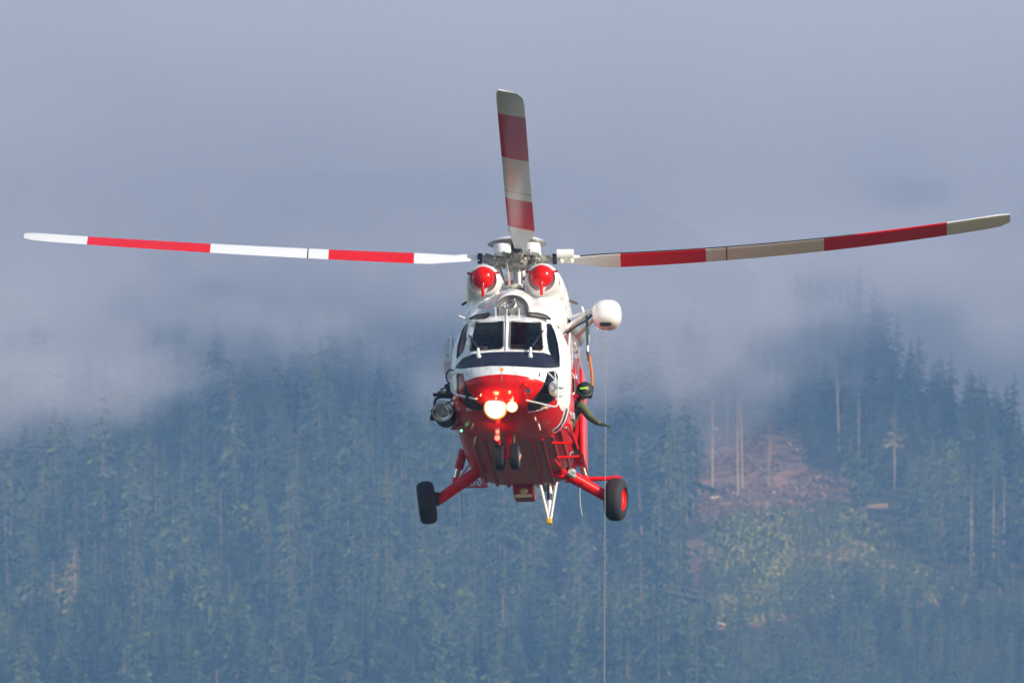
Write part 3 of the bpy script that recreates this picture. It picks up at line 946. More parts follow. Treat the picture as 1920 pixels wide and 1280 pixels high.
def over(base, fac, col):
    x = n.nodes.new('ShaderNodeMix'); x.data_type = 'RGBA'; x.inputs['B'].default_value = (*col, 1)
    n.links.new(fac, x.inputs['Factor']); n.links.new(base, x.inputs['A']); return x.outputs['Result']
tcg = n.nodes.new('ShaderNodeTexCoord'); mpg = n.nodes.new('ShaderNodeMapping'); mpg.inputs['Scale'].default_value = (5, 1.0, 2.2)
nzg = n.nodes.new('ShaderNodeTexNoise'); nzg.inputs['Scale'].default_value = 1.6; nzg.inputs['Detail'].default_value = 8; nzg.inputs['Roughness'].default_value = .65
n.links.new(tcg.outputs['Object'], mpg.inputs['Vector']); n.links.new(mpg.outputs['Vector'], nzg.inputs['Vector'])
c = over(src, thr('red', 'GREATER_THAN', 0), (.66, .006, .005))
c = over(c, thr('trim', 'LESS_THAN', 6), (.78, .78, .78)); c = over(c, thr('trim', 'LESS_THAN', 2.5), (.015, .02, .09))
c = over(c, thr('stripe', 'LESS_THAN', 4.2), (.78, .78, .78)); c = over(c, thr('stripe', 'LESS_THAN', 1.9), (.015, .02, .09))
c = over(c, thr('black', 'GREATER_THAN', 0), (.012, .015, .032))
dg_ = n.nodes.new('ShaderNodeMapRange'); dg_.inputs['From Min'].default_value = .5; dg_.inputs['From Max'].default_value = .78; dg_.inputs['To Max'].default_value = .5
n.links.new(nzg.outputs['Fac'], dg_.inputs['Value'])
c = over(c, dg_.outputs['Result'], (.10, .065, .05))
n.links.new(c, b.inputs['Base Color'])
rg = n.nodes.new('ShaderNodeMapRange'); rg.inputs['To Min'].default_value = .24; rg.inputs['To Max'].default_value = .5
n.links.new(thr('black', 'GREATER_THAN', 0), rg.inputs['Value']); n.links.new(rg.outputs['Result'], b.inputs['Roughness'])
b.inputs['Coat Weight'].default_value = 0.05; b.inputs['Specular IOR Level'].default_value = .25
fme.materials.clear(); fme.materials.append(pm); fme.materials.append(M_DARK)
fme.polygons.foreach_set('use_smooth', [True] * len(fme.polygons)); fme.set_sharp_from_angle(angle=math.radians(35))
fus = link('fuselage', fme, heli); fus.location = (0, 0, BASE)

def pane(poly, off):
    bp = smooth_poly(poly); xs = [p[0] for p in bp]; yz = [p[1] for p in bp]
    inn = []
    for gx in np.arange(min(xs), max(xs), 5.0):
        for gy in np.arange(min(yz), max(yz), 5.0):
            if inside(bp, np.array([gx]), np.array([gy]))[0] and min(math.hypot(gx - q[0], gy - q[1]) for q in bp) > 2.2: inn.append((gx, gy))
    co2 = [Vector(p) for p in bp + inn]
    vs, _, fs, *_ = delaunay_2d_cdt(co2, [], [list(range(len(bp)))], 1, 1e-4)
    P3 = []
    for v in vs:
        h, nn = hit(v.x, v.y, off)
        P3.append(h if h is not None else P(v.x, v.y, -2.9))
    g_ = [P3[i] for i in fs[0]]
    if (g_[1] - g_[0]).cross(g_[2] - g_[0]).dot(g_[0] - LO) > 0: fs = [f[::-1] for f in fs]
    me = bpy.data.meshes.new('pane'); me.from_pydata([tuple(p) for p in P3], [], fs)
    me.polygons.foreach_set('use_smooth', [True] * len(me.polygons))
    return me, [hit(*q, .004)[0] or P(q[0], q[1], -2.9) for q in bp]
for kind, polys in WINDOWS.items():
    for poly in polys:
        me, edge = pane(poly, -.006)
        fr = MB().tube(edge + [edge[0]], .011 if kind != 'chin_window' else .007, 5, False).build(kind, M_BLACK if kind != 'windshield' else mat('tan_seal', (.16, .13, .09), .6), heli)
        o = link('pane', me, fr, {'chin_window': M_CHIN, 'eyebrow_window': M_EYE}.get(kind, M_GLASS))

# panel joints, marks and small fittings on the nose
def surf_strip(pts, r, m, name, off=.0):
    q = []
    for a_, b_ in zip(pts, pts[1:]):
        for t in np.linspace(0, 1, 8):
            h, nn = hit(a_[0] + (b_[0] - a_[0]) * t, a_[1] + (b_[1] - a_[1]) * t, off)
            if h is not None: q.append(h)
    return MB().tube(q, r, 5).build(name, m, heli)
def plate(poly, name, m, off=.003, parent=heli):
    me, _ = pane(poly, off); me.name = name
    o = link(name, me, parent, m); o.location = (0, 0, BASE) if parent is heli else (0, 0, 0); return o
plate([(938, 690), (944, 690), (944, 696), (938, 696)], 'warning_sticker', M_ORANGE, .005)
for seg_ in ([(1010.5, 699), (1012, 699), (1011.2, 706), (1009.8, 706)], [(1013, 699), (1014.5, 699), (1014.5, 700.4), (1013, 700.4)], [(1012.6, 702), (1014.2, 702), (1014, 703.4), (1012.5, 703.4)]):
    pass
surf_strip([(1011.5, 699), (1010, 706)], .006, M_BLACK, 'nose_lettering'); surf_strip([(1014, 699.5), (1012.5, 699.5), (1011.5, 706)], .006, M_BLACK, 'nose_lettering')
surf_strip([(877, 700), (874, 706)], .005, M_BLACK, 'nose_lettering')
surf_strip([(941, 697), (941, 715)], .004, M_GREY, 'panel_joint'); surf_strip([(886, 688), (885, 708)], .003, M_GREY, 'panel_joint'); surf_strip([(1000, 690), (1001, 708)], .003, M_GREY, 'panel_joint')
surf_strip([(950, 584), (950, 602), (949, 630), (948.5, 658)], .012, M_WHITE, 'windshield_post', .006)
for (a_, b_) in (((929, 577), (929, 594)), ((950, 579), (949, 604)), ((973, 579), (973, 594))):
    h, nn = hit(*b_); MB().tube([h, P(a_[0], a_[1], h.y - .12)], .012, 6).build('wire_deflector', M_WHITE, heli)
# wipers
for base_, tip, e in (((898, 660), (884, 640), (893, 652)), ((994, 659), (1011, 632), (1003, 645))):
    h0, n0 = hit(base_[0], base_[1] + 9); h1, n1 = hit(*tip); h2, n2 = hit(*base_)
    w = MB().tube([h0 + n0 * .03, h2 + n2 * .06], .022, 8).lathe([(0, 0), (.04, 0), (.03, .04), (0, .05)], h0, n0, 12).build('wiper', M_WHITE, heli)
    MB().tube([h2 + n2 * .06, h1 + n1 * .03], .012, 6).build('arm', M_BLACK, w)
    q = [hit(tip[0] + (e[0] - tip[0]) * t * 1.6 + 2, tip[1] + (e[1] - tip[1]) * t * 1.6 - 3, .012)[0] for t in (-.4, 0, .4, .8, 1)]
    MB().tube([p for p in q if p], .012, 5).build('blade', M_BLACK, w)
# camera boss on the red nose
h, nn = hit(990, 733)
ax = (Vector((0, -1, -.05))).normalized()
bs = MB().lathe([(.075, -.10), (.075, .0), (.05, .05), (.042, .05)], h, ax, 20).build('camera_housing', M_RED, heli)
MB().lathe([(.042, .04), (0, .045)], h, ax, 16).build('lens', mat('lens_glass', (.05, .06, .1), .08), bs)
for px, py in ((984, 722),):
    h, nn = hit(px, py); MB().ball(h, (.05, .05, .04)).build('antenna_blister', M_RED, heli)
# blade antennas under the nose and belly
for px, py, L in ((1003, 783, .05), (1010, 795, .10), (888, 793, .10), (892, 818, .13), (964, 818, .14), (926, 733, .04), (902, 738, .05), (955, 733, .05), (930, 745, .03), (961, 744, .03)):
    h, nn = hit(px, py)
    if h is None: continue
    d = (nn + Vector((0, .25, -.3))).normalized()
    MB().tube([h - nn * .01, h + d * L * .6, h + d * L], [.016, .013, .006], 6).build('blade_antenna', M_CREAM if L > .04 else M_STEEL, heli)
# belly stringers
for x in (-.62, -.44, -.26, .30, .47, .63, .76):
    pts = []
    for y in np.linspace(-2.35, 1.5, 14):
        hh = BV.ray_cast(Vector((x, y, -5)), Vector((0, 0, 1)))
        if hh[0]: pts.append(hh[0] + Vector((0, 0, -.012)))
    MB().tube(pts, .028, 8).build('belly_rib', M_RED2, heli)
for y in (-2.9, -2.4, -1.2):                      # skin laps across the belly
    pts = []
    for x in np.linspace(-.85, .85, 24):
        hh = BV.ray_cast(Vector((x, y, -5)), Vector((0, 0, 1)))
        if hh[0]: pts.append(hh[0])
    MB().tube(pts, .007, 5).build('skin_joint', M_RED2, heli)

# cockpit: floor, panel, seats
ck = MB().box((0, -3.62, -2.52), (1.30, .30, .30), Matrix.Rotation(.5, 3, 'X'), .03).box((0, -3.2, -2.85), (.34, .9, .35), None, .03).build('instrument_panel', M_BLACK, heli)
MB().box((0, -.7, -3.2), (1.36, 4.4, .05)).box((0, -3.1, -3.2), (1.0, .7, .05)).build('cabin_floor', M_BEIGE, heli)
MB().box((0, -2.05, -2.3), (1.5, .06, 1.5)).build('cabin_bulkhead', mat('bulkhead', (.10, .09, .085), .8), heli)
MB().box((.12, -2.30, -2.02), (.26, .05, .30)).build('document_pouch', M_BEIGE, heli)
for sx in (-1, 1):
    ctm = MB().box((sx * .46, -3.5, -3.16), (.34, .62, .05), Matrix.Rotation(.12, 3, 'X'), .015).box((sx * .50, -3.30, -3.02), (.30, .26, .24), None, .03)
    for q in (.40, .56): ctm.lathe([(.06, 0), (.055, .02), (0, .02)], (sx * q, -3.43, -3.03), (0, -1, 0), 14)
    ctm.build('chin_trim', M_BEIGE, heli)
for sx in (-1, 1):
    st_ = MB().box((sx * .42, -2.62, -2.82), (.46, .46, .12), None, .04).build('pilot_seat', M_SEAT, heli)
    MB().box((sx * .42, -2.36, -2.35), (.46, .12, .9), Matrix.Rotation(-.12, 3, 'X'), .05).build('backrest', M_SEAT, st_)
    MB().box((sx * .42, -2.62, -3.03), (.4, .4, .3)).build('seat_base', M_DARK, st_)

# side bubble windows
for px, sx in ((858, -1), (1060, 1)):
    cx = sx * .90; c_ = Vector((cx, -2.15, -2.05))
    t = bmesh.new(); bmesh.ops.create_uvsphere(t, u_segments=32, v_segments=20, radius=1)
    bmesh.ops.transform(t, matrix=Matrix.Translation(c_) @ Matrix.Diagonal((.20, .42, .36, 1)), verts=t.verts)
    bmesh.ops.delete(t, geom=[v for v in t.verts if v.co.x * sx < .905], context='VERTS')
    mb = MB(); mb.add(t); bub = mb.build('bubble_window', M_BUBBLE, heli)
    ring = [c_ + Vector((sx * .03, .42 * math.cos(a_), .36 * math.sin(a_))) for a_ in np.linspace(0, 6.2832, 33)]
    MB().tube(ring, .014, 5, False).build('rim', M_WHITE, bub)
# door rails, handles and fittings on the port side
MB().tube(rounded([P(1066, 695, -1.9), P(1076, 703, -1.9), P(1077, 737, -1.9), P(1067, 742, -1.9)], .05), .018, 8).build('grab_rail', M_WHITE, heli)
MB().tube([P(1076.5, 710, -1.92), P(1077, 734, -1.92)], .026, 8).build('grab_rail_grip', M_BLACK, heli)
MB().tube(rounded([P(1069, 690, -1.5), P(1076, 690, -1.5), P(1081, 712, -1.5), P(1077, 716, -1.5)], .05), .016, 8).build('door_handle', M_RED, heli)
MB().box(P(1058, 690, -2.35), (.05, .12, .14), None, .015).build('door_hinge', M_WHITE, heli)
MB().box(P(1066, 778, -1.9), (.08, .2, .14), None, .02).box(P(1072, 781, -1.8), (.10, .2, .12), None, .02).build('door_latch', M_GREY, heli)
MB().box((.985, .65, -2.5), (.05, 1.5, 1.4), None, .02).build('sliding_door', M_RED, heli)
MB().tube([(.98, -1.7, -1.74), (.985, 1.5, -1.74)], .02, 6).build('door_rail', M_WHITE, heli)
MB().tube(rounded([P(1087, 813, 1.2), P(1097, 814, 1.2), P(1097, 821, 1.2), P(1087, 821, 1.2)], .03), .014, 6).build('footstep', M_WHITE, heli)
# dark panel line strips on the lower white door edge
MB().tube([P(1055, 755, -2.7), P(1070, 776, -2.2)], .02, 6).build('door_edge', M_WHITE, heli)

# ---- engine cowling: two nacelles and a broad hump blended into one skin
def ell_loft(bm, secs, seg=28):
    """secs: (y, cx, cz, rx, rz, squareness)"""
    rings = []
    for y, cx, cz, rx, rz, e in secs:
        rings.append([bm.verts.new((cx + rx * math.copysign(abs(math.cos(a_)) ** (2 / e), math.cos(a_)), y, cz + rz * math.copysign(abs(math.sin(a_)) ** (2 / e), math.sin(a_)))) for a_ in np.linspace(0, 6.28318, seg, endpoint=False)])
    for a_, b_ in zip(rings, rings[1:]):
        for k in range(seg): bm.faces.new((a_[k], a_[(k + 1) % seg], b_[(k + 1) % seg], b_[k]))
    bm.faces.new(rings[0][::-1]); bm.faces.new(rings[-1])
bm = bmesh.new()
for sx in (-1, 1):
    ell_loft(bm, [(-1.46, sx * .462, -.65, .235, .235, 2), (-1.42, sx * .462, -.65, .262, .262, 2), (-1.2, sx * .464, -.65, .295, .292, 2), (-.9, sx * .468, -.66, .315, .31, 2.1), (-.2, sx * .48, -.68, .33, .32, 2.2), (1.2, sx * .48, -.7, .33, .31, 2.2), (2.4, sx * .42, -.85, .28, .24, 2.2), (2.8, sx * .38, -.95, .2, .15, 2)])
ell_loft(bm, [(-2.34, 0, -1.50, .60, .12, 2.3), (-2.25, 0, -1.46, .70, .20, 2.4), (-2.05, 0, -1.42, .76, .26, 2.5), (-1.7, 0, -1.36, .78, .33, 2.6), (-1.2, 0, -1.26, .80, .40, 2.8), (-.6, 0, -1.16, .80, .46, 3), (1, 0, -1.14, .80, .48, 3), (2.4, 0, -1.25, .75, .42, 2.6), (3.6, 0, -1.5, .4, .3, 2), (4.2, 0, -1.6, .2, .15, 2)], 40)
ell_loft(bm, [(-2.36, 0, -1.28, .235, .225, 2), (-2.2, 0, -1.25, .27, .27, 2), (-1.9, 0, -1.2, .30, .32, 2), (-1.4, 0, -1.14, .36, .36, 2.2), (-.6, 0, -1.1, .36, .34, 2.4)], 28)
bmesh.ops.recalc_face_normals(bm, faces=bm.faces)
t = tmp_obj(bm)
r_ = t.modifiers.new('r', 'REMESH'); r_.mode = 'VOXEL'; r_.voxel_size = .028
sm = t.modifiers.new('s', 'SMOOTH'); sm.factor = .5; sm.iterations = 7
dg = bpy.context.evaluated_depsgraph_get(); cme = bpy.data.meshes.new_from_object(t.evaluated_get(dg)); bpy.data.objects.remove(t)
cme.name = 'engine_cowling'
cme.polygons.foreach_set('use_smooth', [True] * len(cme.polygons))
V = np.empty(len(cme.vertices) * 3, np.float32); cme.vertices.foreach_get('co', V); V = V.reshape(-1, 3)
attr(cme, 'red', (np.interp(V[:, 1], [-2, -1.0, .2, 1.2, 4], [-3, -1.5, -1.08, -.9, -.9]) - V[:, 2]) * 100)
attr(cme, 'trim', np.abs(np.interp(V[:, 1], [-2, -1.0, .2, 1.2, 4], [-3, -1.5, -1.08, -.9, -.9]) + .06 - V[:, 2]) * 110)
attr(cme, 'black', np.full(len(V), -5)); attr(cme, 'stripe', np.full(len(V), 99))
cme.materials.clear()
cow = link('engine_cowling', cme, heli, pm); cow.location = (0, 0, BASE)
CB = BVHTree.FromPolygons([v.co.copy() for v in cme.vertices], [tuple(p.vertices) for p in cme.polygons])
for sx in (-1, 1):
    c0 = Vector((sx * .462, -1.47, -.65))
    ring = MB().lathe([(.285, .16), (.268, .03), (.245, -.05), (.215, -.07), (.20, -.03), (.19, .12)], c0, (0, 1, 0), 40).build('intake_ring', mat('intake_grey', (.62, .63, .6), .4), heli)
    MB().lathe([(.19, .10), (.0, .12)], c0, (0, 1, 0), 24).build('intake_throat', M_DARK, ring)
    bl = MB().ball(c0 + Vector((0, -.10, .03)), (.178, .17, .178), 28).build('intake_ball', M_RED, heli)
    MB().tube([c0 + Vector((0, -.23, -.09)), c0 + Vector((0, -.245, -.2)), c0 + Vector((0, -.20, -.30))], [.026, .026, .022], 10).build('strut', M_RED, bl)
    for s2 in (-1, 1):
        MB().tube([c0 + Vector((s2 * .15, -.08, .09)), c0 + Vector((s2 * .225, -.06, .115))], [.024, .016], 8).build('strut', M_RED, bl)
        MB().ball(c0 + Vector((s2 * .235, -.05, .115)), .022, 8).build('clip', M_BLACK, bl)
    # vent slits and joints
    for px, py0, py1 in (((874, 522, 536) if sx < 0 else (1047, 520, 534)),):
        q = []
        for yy in np.linspace(py0, py1, 5):
            h_ = CB.ray_cast(LO, ray_l(px + (yy - py0) * .12 * sx, yy))
            if h_[0]: q.append(h_[0])
        if len(q) > 1: MB().tube(q, .016, 6).build('vent_slit', M_BLACK, heli)
    q = []
    for k in np.linspace(-1.0, 1.0, 14):
        h_ = CB.ray_cast(LO, ray_l(905 + 34 * k if sx < 0 else 1014 + 36 * k, 545 + 12 * (1 - k * k)))
        if h_[0]: q.append(h_[0])
    MB().tube(q, .004, 5).build('cowling_joint', M_GREY, heli)
# fan intake in the middle of the hump
fc = P(960, 581, -2.52); fa = Vector((0, -1, .30)).normalized()
fi = MB().lathe([(.285, -.22), (.272, .0), (.258, .02), (.245, -.02), (.22, -.2), (.1, -.26)], fc, fa, 32).build('fan_intake', mat('fan_rim', (.36, .34, .33), .35, metal=.7), heli)
MB().lathe([(.19, -.19), (0, -.2)], fc, fa, 24).build('fan_throat', M_DARK, fi)
MB().lathe([(.085, -.2), (.085, .08), (.07, .09), (.06, .02), (0, .0)], fc + Vector((-.01, 0, .05)), fa, 20).build('fan_hub', M_STEEL, fi)
uu = fa.orthogonal().normalized(); vv = fa.cross(uu)
for a_ in (.6, 2.1, 3.7, 5.2): MB().tube([fc + (uu * math.cos(a_) + vv * math.sin(a_)) * .08, fc + (uu * math.cos(a_) + vv * math.sin(a_)) * .21], .012, 6).build('fan_vane', M_STEEL, fi)
# exhausts and the drain pipe
for sx in (-1, 1):
    e = MB().lathe([(.10, -.5), (.14, -.4), (.165, .1), (.17, .42), (.14, .42), (.12, .1)], (sx * .79, .9, -1.0), (sx * .10, .99, -.02), 24).build('exhaust_pipe', M_EXH, heli)
    MB().lathe([(.125, .05), (0, .05)], (sx * .79, .9, -1.0), (sx * .10, .99, -.02), 16).build('exhaust_throat', M_DARK, e)
MB().tube([P(1061, 561, .2), P(1078, 567, .2), P(1083, 569, .2)], .022, 8).build('drain_pipe', mat('brown_metal', (.12, .09, .07), .6), heli)
MB().tube([P(866, 572, .2), P(875, 566, .2)], .02, 8).build('drain_pipe', M_BLACK, heli)
MB().tube([P(860, 592, -2.2), P(873, 598, -2.2)], [.014, .02], 8).build('pitot_tube', M_WHITE, heli)

# ---- rotor mast, head and blades
mast = MB().lathe([(0, -1.0), (.17, -1.0), (.17, -.74), (.10, -.70), (.10, -.5), (.075, -.45), (.075, -.1), (.12, -.08), (.12, .02), (0, .03)], (0, 0, 0), (0, 0, 1), 24).build('rotor_mast', M_STEEL, heli)
MB().lathe([(.09, -.52), (.20, -.50), (.21, -.44), (.10, -.42)], (0, 0, 0), (0, 0, 1), 28).build('swashplate', M_CREAM, mast)
g = MB().lathe([(0, -1.05), (.2, -1.05), (.2, -.82), (.14, -.78), (0, -.78)], (0, -.05, 0), (0, 0, 1), 20)
random.seed(31)
for k in range(60):                              # hydraulic units, pipes and bolts crowding round the mast foot
    a_ = random.random() * 6.28; r0 = random.uniform(.08, .24); z = random.uniform(-.98, -.5)
    c = Vector((math.cos(a_) * r0, -.1 + math.sin(a_) * r0 * .8 - .12, z))
    if random.random() < .5: g.tube([c, c + Vector((random.gauss(0, .05), random.gauss(0, .05), random.uniform(.05, .16)))], random.uniform(.012, .03), 6)
    else: g.ball(c, random.uniform(.018, .045), 8)
g.build('gearbox', M_STEEL, heli)
hubm = MB().lathe([(0, -.16), (.14, -.16), (.2, -.10), (.21, .0), (.16, .08), (.10, .12), (.10, .3), (0, .3)], (0, 0, 0), (0, 0, 1), 28)
for k in range(80):
    a_ = random.random() * 6.28; r0 = random.uniform(.14, .46); z = random.uniform(-.16, .10) * (1 - r0)
    c = Vector((math.cos(a_) * r0, math.sin(a_) * r0, z))
    if random.random() < .6: hubm.tube([c, c + Vector((random.gauss(0, .06), random.gauss(0, .06), random.uniform(-.09, .09)))], random.uniform(.014, .034), 6)
    else: hubm.ball(c, random.uniform(.025, .05), 8)
head = hubm.build('rotor_head', M_GREASE, heli)
sau = MB().lathe([(0, .345), (.16, .345), (.36, .318), (.455, .272), (.47, .258), (.455, .252), (.30, .275), (.1, .29), (0, .29)], (0, 0, 0), (0, 0, 1), 56).build('vibration_absorber', M_WHITE, heli)
AZ0 = math.radians(1.6)
def axes(k):
    """radial and leading-edge directions of blade k: 0 port, 1 front, 2 starboard, 3 rear"""
    a_ = -k * math.pi / 2 + AZ0
    er = Vector((math.cos(a_), math.sin(a_), 0)); et = Vector((math.sin(a_), -math.cos(a_), 0))
    return er, et
ZR = [lambda r: .0098 * r * r - .006 * r, lambda r: .108 * r + .0010 * r * r, lambda r: .050 * r + .0028 * r * r, lambda r: .05 * r + .001 * r * r]
PIT = [17, 15, 32, 16]
BANDS = [(1.64, 0), (3.00, 1), (4.88, 0), (6.84, 1), (7.85, 0)]
for k in range(4):
    er, et = axes(k)
    a45 = er * .7071 + et * .7071
    MB().lathe([(0, .02), (.06, .02), (.135, .045), (.15, .10), (.145, .12), (.15, .14), (.135, .2), (.05, .225), (0, .225)], a45 * .325, (0, 0, 1), 24).build('absorber_weight', M_WHITE, sau)
    z = ZR[k]
    gr = MB().tube([er * .16, er * .40, er * .58 + Vector((0, 0, z(.58)))], [.085, .072, .062], 14)
    gr.tube([er * .3 + et * .02, er * .3 + et * .17 - Vector((0, 0, .04))], .032, 8)
    gr.ball(er * .3 + et * .17 - Vector((0, 0, .04)), .045, 10)
    gr = gr.build('blade_grip', M_GREASE, head)
    MB().tube([er * .56 + Vector((0, 0, z(.56))), er * .63 + Vector((0, 0, z(.63)))], .088, 16).build('grip_collar', M_BLACK, head)
    MB().tube([er * .3 + et * .17 - Vector((0, 0, .04)), er * .18 + et * .12 - Vector((0, 0, .47))], .02, 8).build('pitch_link', M_STEEL, head)
    if k in (0, 3):
        MB().tube([er * .63 + Vector((0, 0, .07)) + et * .06, er * .90 + Vector((0, 0, .07)) + et * .06], .075, 16).build('lag_damper', M_WHITE, head)
        MB().ball(er * .70 + Vector((0, 0, -.05)) + et * .06, .045, 10).ball(er * .86 + Vector((0, 0, -.05)) + et * .06, .045, 10).build('damper_bolt', M_CREAM, head)
    # blade: a lofted aerofoil, 0.44 m chord, twisted, in painted bands
    prof = [(.25, 0), (.245, .35), (.21, .72), (.15, .96), (.05, 1.0), (-.25, .62), (-.55, .25), (-.75, .03), (-.75, -.03), (-.55, -.18), (-.25, -.38), (.05, -.55), (.15, -.55), (.21, -.42), (.245, -.22)]
    rs = sorted(set([.60, .72, .85, 1.0, 1.2] + list(np.linspace(1.4, 7.4, 25)) + [b_[0] for b_ in BANDS] + [7.7, 3.32, 3.34]))
    V, F, MI = [], [], []
    for r in rs:
        f_ = min(1, max(0, (r - .72) / .7)); ch = .15 + .29 * f_
        if r > 7.6: ch *= 1 - .35 * ((r - 7.6) / .25) ** 2
        th = (.075 if r < .9 else .045 - .012 * r / 7.85) if f_ < 1 else .050 - .016 * r / 7.85
        if r > 7.8: th *= .5
        p = math.radians(PIT[k] * (1.06 - .22 * r / 7.85))
        cdir = et * math.cos(p) + Vector((0, 0, math.sin(p))); ndir = Vector((0, 0, math.cos(p))) - et * math.sin(p)
        o = er * r + Vector((0, 0, z(r)))
        for (u, w) in prof: V.append(o + cdir * (u * ch) + ndir * (w * th * .75))
    m_ = len(prof)
    for i in range(len(rs) - 1):
        rm = (rs[i] + rs[i + 1]) / 2; mi = next(b_[1] for b_ in BANDS if rm < b_[0])
        if 3.31 < rm < 3.345: mi = 2
        for j in range(m_):
            F.append((i * m_ + j, i * m_ + (j + 1) % m_, (i + 1) * m_ + (j + 1) % m_, (i + 1) * m_ + j))
            MI.append(2 if (j in (0, 1, 14) and 1.0 < rm < 5.4 and k != 2) else mi)
    F.append(tuple(range(m_))[::-1]); MI.append(0); F.append(tuple(range((len(rs) - 1) * m_, len(rs) * m_))); MI.append(0)
    me = bpy.data.meshes.new('rotor_blade'); me.from_pydata([tuple(v) for v in V], [], F)
    for q in (M_WHITE, M_RED, M_BLACK): me.materials.append(q)
    me.polygons.foreach_set('material_index', MI); me.polygons.foreach_set('use_smooth', [True] * len(F)); me.set_sharp_from_angle(angle=math.radians(50)); me.update()
    bmx = bmesh.new(); bmx.from_mesh(me); bmesh.ops.recalc_face_normals(bmx, faces=bmx.faces); bmx.to_mesh(me); bmx.free()
    o = link('rotor_blade', me, heli); o.location = (0, 0, BASE)

# ---- tail: boom is part of the shell; fin, tail rotor, bumper
bm = bmesh.new()
ell_loft(bm, [(8.0, 0, -1.7, .08, .3, 2), (8.6, 0, -1.3, .10, .6, 2), (9.2, 0, -1.25, .09, .7, 2), (9.6, 0, -1.15, .05, .5, 2), (9.75, 0, -1.1, .02, .4, 2)], 20)
mb = MB(); mb.add(bm); mb.build('tail_fin', M_RED, heli)
th_ = MB().lathe([(0, 0), (.1, 0), (.1, .2), (0, .22)], (-.05, 9.35, -.95), (-1, 0, 0), 16).build('tail_rotor', M_STEEL, heli)
for k in range(3):
    a_ = k * 2.094 + 1.57
    d = Vector((0, math.cos(a_), math.sin(a_)))
    MB().box(Vector((-.2, 9.35, -.95)) + d * .8, (.025, .2, 1.35), Matrix.Rotation(a_ - math.pi / 2, 3, 'X'), .008).build('tail_rotor_blade', M_WHITE, th_)
ft = P(1030, 977, 6.2)
bum = MB().tube([P(1010, 897, 6.0), P(1028, 972, 6.2)], .028, 8).tube([P(1044, 897, 6.0), P(1032, 972, 6.2)], .028, 8).build('tail_bumper', M_WHITE, heli)
MB().tube([P(1030, 938, 6.4), P(1030, 970, 6.3)], .035, 8).build('damper_rod', M_WHITE, bum)
MB().tube([P(1029, 895, 6.5), P(1030, 938, 6.4)], .042, 10).build('damper', M_BLACK, bum)
MB().tube([P(1028, 897, 6.5), P(1033, 926, 6.4)], .028, 8).build('stay', M_WHITE, bum)
MB().box(ft, (.085, .12, .085), None, .012).build('foot', M_YELLOW, bum)
# pod under the belly, behind the nose gear
pc = P(983, 912, 1.9)
pod = MB().box(pc + Vector((0, 0, .02)), (.345, .8, .40), None, .05).build('belly_pod', M_RED2, heli)
MB().box(P(982, 929, 1.48), (.27, .03, .055), None, .01).build('pod_lens', M_CREAM, pod)
MB().ball(P(982, 920, 1.5), (.07, .04, .05), 16).build('pod_light', M_CREAM, pod)
MB().tube([P(958, 884, .6), P(990, 884, .6)], .014, 6).tube([P(966, 890, .9), P(986, 890, .9)], .02, 6).tube([P(966, 898, 1.1), P(986, 898, 1.1)], .02, 6).build('belly_step', M_RED2, heli)
# whip antennas
MB().tube(arc(P(864, 917, .8), P(866, 940, .8), P(867, 973, .8)), .005, 4).build('whip_antenna', M_BLACK, heli)
MB().tube(arc(P(1088, 914, .8), P(1086, 940, .8), P(1092, 966, .8)), .006, 4).build('whip_antenna', M_CREAM, heli)

# ---- landing gear
def wheel(c, R, w, axis, name, grooves=0, rim_m=M_RED):
    root = MB()
    prof = []
    for i in range(15):
        a_ = math.pi * (i / 14) - math.pi / 2
        prof.append((R - w * .5 + w * .5 * math.copysign(abs(math.cos(a_)) ** .62, 1), w * .5 * math.copysign(abs(math.sin(a_)) ** .8, math.sin(a_))))
    prof = [(R * .55, -w * .42)] + prof + [(R * .55, w * .42)]
    root.lathe(prof, c, axis, 40)
    if grooves:
        for g_ in np.linspace(-.5, .5, grooves):
            root.lathe([(R + .001, g_ * w * .7 - .006), (R + .006, g_ * w * .7 - .004), (R + .006, g_ * w * .7 + .004), (R + .001, g_ * w * .7 + .006)], c, axis, 40)
    ty = root.build(name, M_RUBBER, heli)
    MB().lathe([(R * .56, -w * .36), (R * .5, -w * .44), (R * .46, -w * .34), (R * .2, -w * .30), (R * .16, -w * .42), (0, -w * .42)], c, axis, 28).lathe([(R * .56, w * .36), (R * .5, w * .44), (R * .46, w * .34), (R * .2, w * .30), (R * .16, w * .42), (0, w * .42)], c, axis, 28).build('rim', rim_m, ty)
    return ty
GY = 1.14
